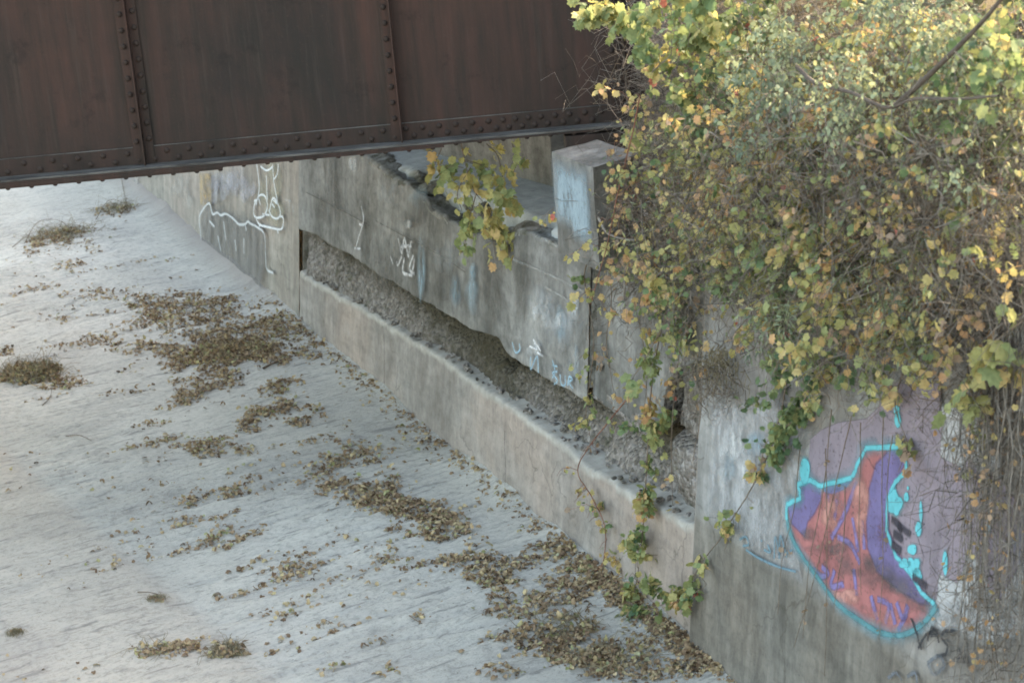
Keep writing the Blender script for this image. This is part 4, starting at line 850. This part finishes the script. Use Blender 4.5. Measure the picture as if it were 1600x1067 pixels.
for k in range(54):
    x = 1485+115*random.random()**.75+random.uniform(0, 30); y0 = random.uniform(380, 640); y1 = random.uniform(900, 1130); xe = x-random.uniform(-5, 55)
    pts = [(x+(xe-x)*q+random.uniform(-9, 9), y0+(y1-y0)*q) for q in (0, .2, .4, .6, .8, 1)]
    vine('grey bare vine hanging down the wall at the right edge', pts, random.uniform(.05, .4), random.uniform(.0025, .006), .4, .04, .78, .05, .12, 7, group=G2, name='bare_vine', sm=random.choice((M_GREY, M_DKB, M_GREY, M_GREY)))
# --- masses: goldenrod like weeds, honeysuckle green, grape, shrub, each rooted on the bank above the wall
def T(l, off): return [P3(x, y, off+random.uniform(-.2, .25)) for x, y in l]
def rt(cx, cy, rx, ry, k, off): return [P3(cx+random.uniform(-1, 1)*rx, cy+random.uniform(-1, 1)*ry, off+random.uniform(-.2, .3)) for _ in range(k)]
MASS = [
 ('dry creeper with dull orange leaves over the middle of the end panel', 1060, (1000,440,55,45), 8, .2, dict(size=.07, hue=.66, hj=.15, per=14, sm=M_GREY)),
 ('twiggy creeper with yellow leaves at the right of the end panel', 1110, (1070,500,40,50), 7, .2, dict(size=.08, hue=.58, hj=.12, per=14, sm=M_GREY)),
 ('loose creeper trailing over the lower right of the end panel', 1090, (1040,560,40,40), 7, .2, dict(size=.07, hue=.45, hj=.15, per=16, sm=M_GREY)),
 ('thin creeper straggling over the side of the painted pedestal', 1020, (970,320,30,50), 6, .25, dict(size=.06, hue=.62, hj=.15, per=9, sm=M_REDST)),
 ('brown leafed creeper beneath the girder end', 1020, (1000,200,25,60), 6, .1, dict(size=.07, hue=.7, hj=.15, per=9, sm=M_GREY)),
 # label, anchor x, (cx,cy,rx,ry), n, off, kwargs
 ('vine with orange and yellow leaves below the pale weed spikes', 1180, (1090,310,75,60), 15, .35, dict(size=.075, hue=.65, hj=.11, per=38)),
 ('green and yellow creeper over the top of the end panel', 1120, (1120,420,60,60), 9, .3, dict(size=.075, hue=.48, hj=.12, per=26)),
 ('orange leafed vine in the middle of the thicket', 1320, (1230,240,80,60), 16, .45, dict(size=.075, hue=.68, hj=.1, per=38)),
 ('greyish green creeper with small leaves left of the thicket middle', 1240, (1150,190,70,70), 14, .25, dict(size=.06, hue=.3, hj=.15, per=46, tpl=OVAL, lm=M_SHRUB)),
 ('green shrub with small oval leaves at the top of the thicket', 1350, (1280,130,110,80), 20, .6, dict(size=.065, hue=.35, hj=.14, per=50, tpl=OVAL, lm=M_SHRUB, sag=.2)),
 ('grey green shrub with small leaves under the top right corner', 1500, (1430,120,110,90), 20, .6, dict(size=.06, hue=.38, hj=.16, per=46, tpl=OVAL, lm=M_SHRUB, sag=.2)),
 ('sunlit yellow leafed vine along the top edge of the picture', 1400, (1340,30,110,45), 14, .1, dict(size=.08, hue=.5, hj=.12, per=20)),
 ('tangled grey shrub nearly leafless in the top right corner', 1600, (1560,180,70,140), 16, .5, dict(size=.06, hue=.55, hj=.2, per=16, tpl=OVAL, lm=M_SHRUB, sm=M_GREY)),
 ('yellow and green vine hanging over the wing wall crest', 1290, (1240,400,70,70), 13, .4, dict(size=.085, hue=.5, hj=.12, per=28)),
 ('brownish twiggy vine below the thicket middle', 1370, (1350,330,90,60), 14, .4, dict(size=.06, hue=.55, hj=.2, per=20, sm=M_GREY)),
 ('yellow brown vine spreading over the wall above the graffiti', 1440, (1420,510,90,60), 14, .3, dict(size=.085, hue=.68, hj=.12, per=26)),
 ('green and yellow vine hanging above the left of the graffiti', 1310, (1270,560,60,70), 12, .25, dict(size=.075, hue=.38, hj=.13, per=34)),
 ('olive vine hanging above the mauve paint', 1400, (1350,580,70,50), 10, .25, dict(size=.075, hue=.42, hj=.15, per=26)),
 ('rusty leafed vine right of the thicket middle', 1480, (1400,420,80,50), 11, .4, dict(size=.075, hue=.75, hj=.13, per=22)),
 ('pale green willow leaved weed drooping left of the graffiti', 1330, (1190,500,60,60), 9, .4, dict(size=.09, hue=.4, hj=.15, per=50, tpl=LANCE, lm=M_SHRUB, sm=M_GREENST, down=.3)),
 ('narrow leaved weed with pale spikes right of the girder end', 1160, (1100,205,50,25), 9, .2, dict(size=.085, hue=.6, hj=.2, per=60, tpl=LANCE, lm=M_SHRUB, sm=M_GREENST, down=.2)),
 ('narrow leaved weed drooping on the right of the thicket', 1500, (1440,470,50,30), 6, .45, dict(size=.09, hue=.35, hj=.1, per=50, tpl=LANCE, lm=M_SHRUB, sm=M_GREENST, down=.3)),
 ('grape vine with dull yellow leaves at the right edge', 1590, (1545,400,60,100), 9, .35, dict(size=.09, hue=.6, hj=.15, per=14, sm=M_GREY)),
 ('broad leafed green vine near the top right edge', 1600, (1560,90,40,50), 6, .7, dict(size=.12, hue=.35, hj=.1, per=18)),
 ('bright green creeper beside the grey post', 1170, (1120,130,60,60), 9, .0, dict(size=.075, hue=.25, hj=.12, per=36)),
 ('yellow leafed vine over the leaning grey branch', 1130, (1110,50,60,45), 9, .1, dict(size=.09, hue=.45, hj=.1, per=30)),
 ('dark leafed creeper over the top of the end panel corner', 1060, (1010,400,60,40), 7, .15, dict(size=.06, hue=.6, hj=.25, per=22)),
 ('sprawling green vine at the centre right of the thicket', 1400, (1320,230,90,70), 12, .5, dict(size=.07, hue=.4, hj=.15, per=30, tpl=OVAL, lm=M_SHRUB)),
 ('orange and brown vine at the upper right of the thicket', 1520, (1450,250,90,70), 12, .5, dict(size=.065, hue=.68, hj=.18, per=20, sm=M_GREY)),
]
for lab, ax, (cx, cy, rx, ry), k, off, kw in MASS:
    nm = 'weed' if 'weed' in lab else 'shrub' if 'shrub' in lab else 'creeper' if 'creeper' in lab else 'vine'
    plant(nm, lab, nm, crest_anchor(ax, .6+.5*random.random()), rt(cx, cy, rx, ry, k, off), **kw)
# twiggy undergrowth (uncountable)
def tangle(name, label, zones):
    paths = []
    for (cx, cy, rx, ry, off, n, L, dwn) in zones:
        for _ in range(n):
            a = P3(cx+rng.normal()*rx*.6, cy+rng.normal()*ry*.6, off+random.uniform(-.35, .3)); d = rdir(1)[0]*.8+G_*dwn; d /= np.linalg.norm(d)
            paths.append((walk(a, a+d*L*random.uniform(.4, 1.5), 8, .08*random.choice((-1, 1)), .35), np.linspace(random.uniform(.0015, .0045), .0012, 8)))
    V, F = tubes(paths, 3); ix = np.repeat(rng.choice([0, 0, 0, 1, 2], len(paths)), 21)
    return tag(link(name, mesh_np(name, V, F, True, None, None, ix), None, [M_GREY, M_STEM, M_DKB]), label, 'undergrowth', None, 'stuff')
for lb_, pts_ in [('bare strand hanging across the end panel from the pedestal foot', [(950,400),(955,470),(948,540),(960,610)]), ('bare strand hanging down the middle of the end panel', [(1010,420),(1000,500),(1012,580),(1004,660)]), ('bare strand falling past the cavity end to the ledge', [(1065,520),(1055,600),(1048,690),(1050,790)]), ('bare strand beside the wing wall edge', [(1090,560),(1098,640),(1085,720)])]:
    vine(lb_, pts_, .12, .005, 8, .06, .7, .1, .1, 6, name='bare_vine', sm=M_STEM)
tangle('twig_tangle', 'dense tangle of grey dry twigs through the thicket and down the right side', [
 (1480,230,140,140,.2,700,.5,.3),(1300,300,140,90,.3,260,.5,.4),(1150,260,80,80,.2,500,.5,.4),(1050,110,22,120,-.6,420,.35,.5),(1550,450,70,120,.15,500,.6,.8),(1560,700,50,150,.12,260,.5,.8),(1570,950,45,120,.12,160,.45,.7),(1350,350,120,80,.1,280,.5,.5),(1060,220,40,90,-.1,420,.4,.4),(1090,100,70,80,-.5,800,.6,.0),
 (1250,450,100,70,.1,300,.45,.7),(1030,330,60,60,.0,320,.4,.5),(1120,590,30,30,.15,160,.25,.8),(1300,100,150,90,-.2,500,.5,.1),(1030,440,60,50,.05,420,.3,.6),(1000,330,50,60,.1,260,.3,.6)])
tangle('drooping_stems', 'fine pale drooping stems over the front of the thicket', [(1280,230,170,120,.75,420,.5,.8),(1130,330,100,80,.55,200,.4,.8),(1330,480,150,80,.45,260,.5,1.0),(1480,330,120,120,.6,300,.5,.8)])
# leaf litter on the bank
n = 9000; s_ = rng.uniform(-15, -3.6, n); d_ = rng.uniform(.3, 5, n); Pb = B0+WD*s_[:, None]-ND*(d_+BAT*2.8)[:, None]; Pb[:, 2] = bankz(s_, d_)+rng.uniform(.0, .12, n)
V, F, Hq = leaf_mesh(OVAL, Pb, rdir(n), rdir(n)*.8+np.array((0, 0, 1)), rng.uniform(.04, .1, n), rng.beta(2, 2, n))
tag(link('bank_undergrowth', mesh_np('bank_undergrowth', V, F, True, None, {'hue': Hq}), None, [M_LEAF]), 'low leafy ground cover over the earth bank', 'undergrowth', None, 'stuff')
n = 5000; s_ = rng.uniform(-15, -4.2, n); d_ = rng.uniform(.6, 6, n); hgt_ = rng.uniform(0, 1.3, n); Pb = B0+WD*s_[:, None]-ND*(d_+BAT*2.8)[:, None]; Pb[:, 2] = bankz(s_, d_)+hgt_
# post and leaning branch
pb_ = bank_pt(on_w(1173, 118, -2.0)[0], 2.1); pt = P3(1175, 112, -2.2)
t = thing('pipe_post', 'grey metal pipe post with a collar standing in the undergrowth', 'post', (pt[0], pt[1], pt[2]-.4))
V, F = tubes([(np.array([pt-np.array((0, 0, .6)), pt, pt+np.array((0, 0, 1.6))]), .043)], 12); link('pipe', mesh_np('pipe', V, F), t, [M_PIPE])
V, F = tubes([(np.array([pt+np.array((0, 0, .0)), pt+np.array((0, 0, .02)), pt+np.array((0, 0, .16)), pt+np.array((0, 0, .18))]), [.044, .062, .062, .045])], 12); link('collar', mesh_np('collar', V, F), t, [M_PIPE])
p = smoothpts([P3(1166,110,-2.0), P3(1140,75,-2.05), P3(1118,35,-2.1), P3(1095,-25,-2.1)], 5); V, F = tubes([(p, np.linspace(.05, .04, len(p)))], 8)
tag(link('branch', mesh_np('branch', V, F), None, [M_BARK]), 'thick grey branch leaning on the pipe post', 'branch')
for lab, pts, off, r in [('dark curved branch crossing the middle of the thicket', [(1245,105),(1275,130),(1330,145),(1385,168),(1430,155),(1500,155),(1560,150)], 1.0, .014),
                    ('dark slanting branch in the top right corner', [(1400,165),(1460,110),(1530,40),(1580,-20)], .9, .02),
                    ('pale dead stem standing in front of the dark undergrowth', [(1092,175),(1090,120),(1088,70)], -.6, .009),
                    ('forked pale dead stem beside the taller one', [(1100,170),(1104,110),(1112,104)], -.6, .009),
                    ('pale curved dead stem in front of the end panel', [(935,340),(950,365),(985,375),(1010,370)], .3, .012),
                    ('short pale dead stem upright before the end panel', [(975,470),(976,440),(977,405)], .25, .01),
                    ('long straight straw coloured stem slanting above the graffiti', [(1290,490),(1325,420),(1380,345)], .5, .009),
                    ('straw coloured stem slanting over the left of the thicket', [(1180,430),(1240,385),(1290,340)], .5, .008),
                    ('brown branch hanging from the thicket middle', [(1330,265),(1338,300),(1342,330)], .6, .009)]:
    p = px_path(pts, off); V, F = tubes([(p, np.linspace(r, r*.5, len(p)))], 6); tag(link('branch', mesh_np('branch', V, F), None, [M_DKB if 'dark' in lab or 'brown' in lab else M_GREY]), lab, 'branch')
# crumpled root mass at the top corner of the end panel
t = thing('root_mat', 'brown clump of dead roots overhanging the end panel corner', 'root clump', tuple(P3(1120, 570, .1))); pa_ = []
for k in range(200):
    a = P3(1118+rng.normal()*18, 560+rng.normal()*16, random.uniform(0, .25)); pa_.append((walk(a, a+(rdir(1)[0]*.6+G_*.8)*random.uniform(.08, .25), 6, .1, .3), np.linspace(.004, .0015, 6)))
V, F = tubes(pa_, 3); link('root_mass', mesh_np('root_mass', V, F), t, [M_DEBRIS])

# ------------------------------------------------------------------ unseen leaf mass added behind the bank to shade the channel
n = 80000; s_ = rng.uniform(-34, 46, n); d_ = rng.uniform(7, 15, n)
base = 3.0+.07*np.clip(d_-5, 0, 60); tall = 8.5+3.5*fbm(s_*.16, d_*.2, 3, 44); z_ = base+(tall)*rng.uniform(0, 1, n)
keep_ = ~((z_ > 8.6) & (s_ > -14) & (s_ < 0) & (rng.uniform(0, 1, n) < .85)); s_, d_, z_ = s_[keep_], d_[keep_], z_[keep_]; n = len(s_)  # screen thinned high up so some sun reaches the thicket top
Pb = B0+WD*s_[:, None]-ND*(d_)[:, None]; Pb[:, 2] = z_
V, F, Hq = leaf_mesh(OVAL, Pb, rdir(n), rdir(n), rng.uniform(.22, .5, n), rng.uniform(.1, .7, n))
tag(link('shade_leaves', mesh_np('shade_leaves', V, F, True, None, {'hue': Hq}), None, [M_SHRUB]), 'unseen leaf screen added beyond the bank to block the sun', 'shade screen', None, 'stuff')
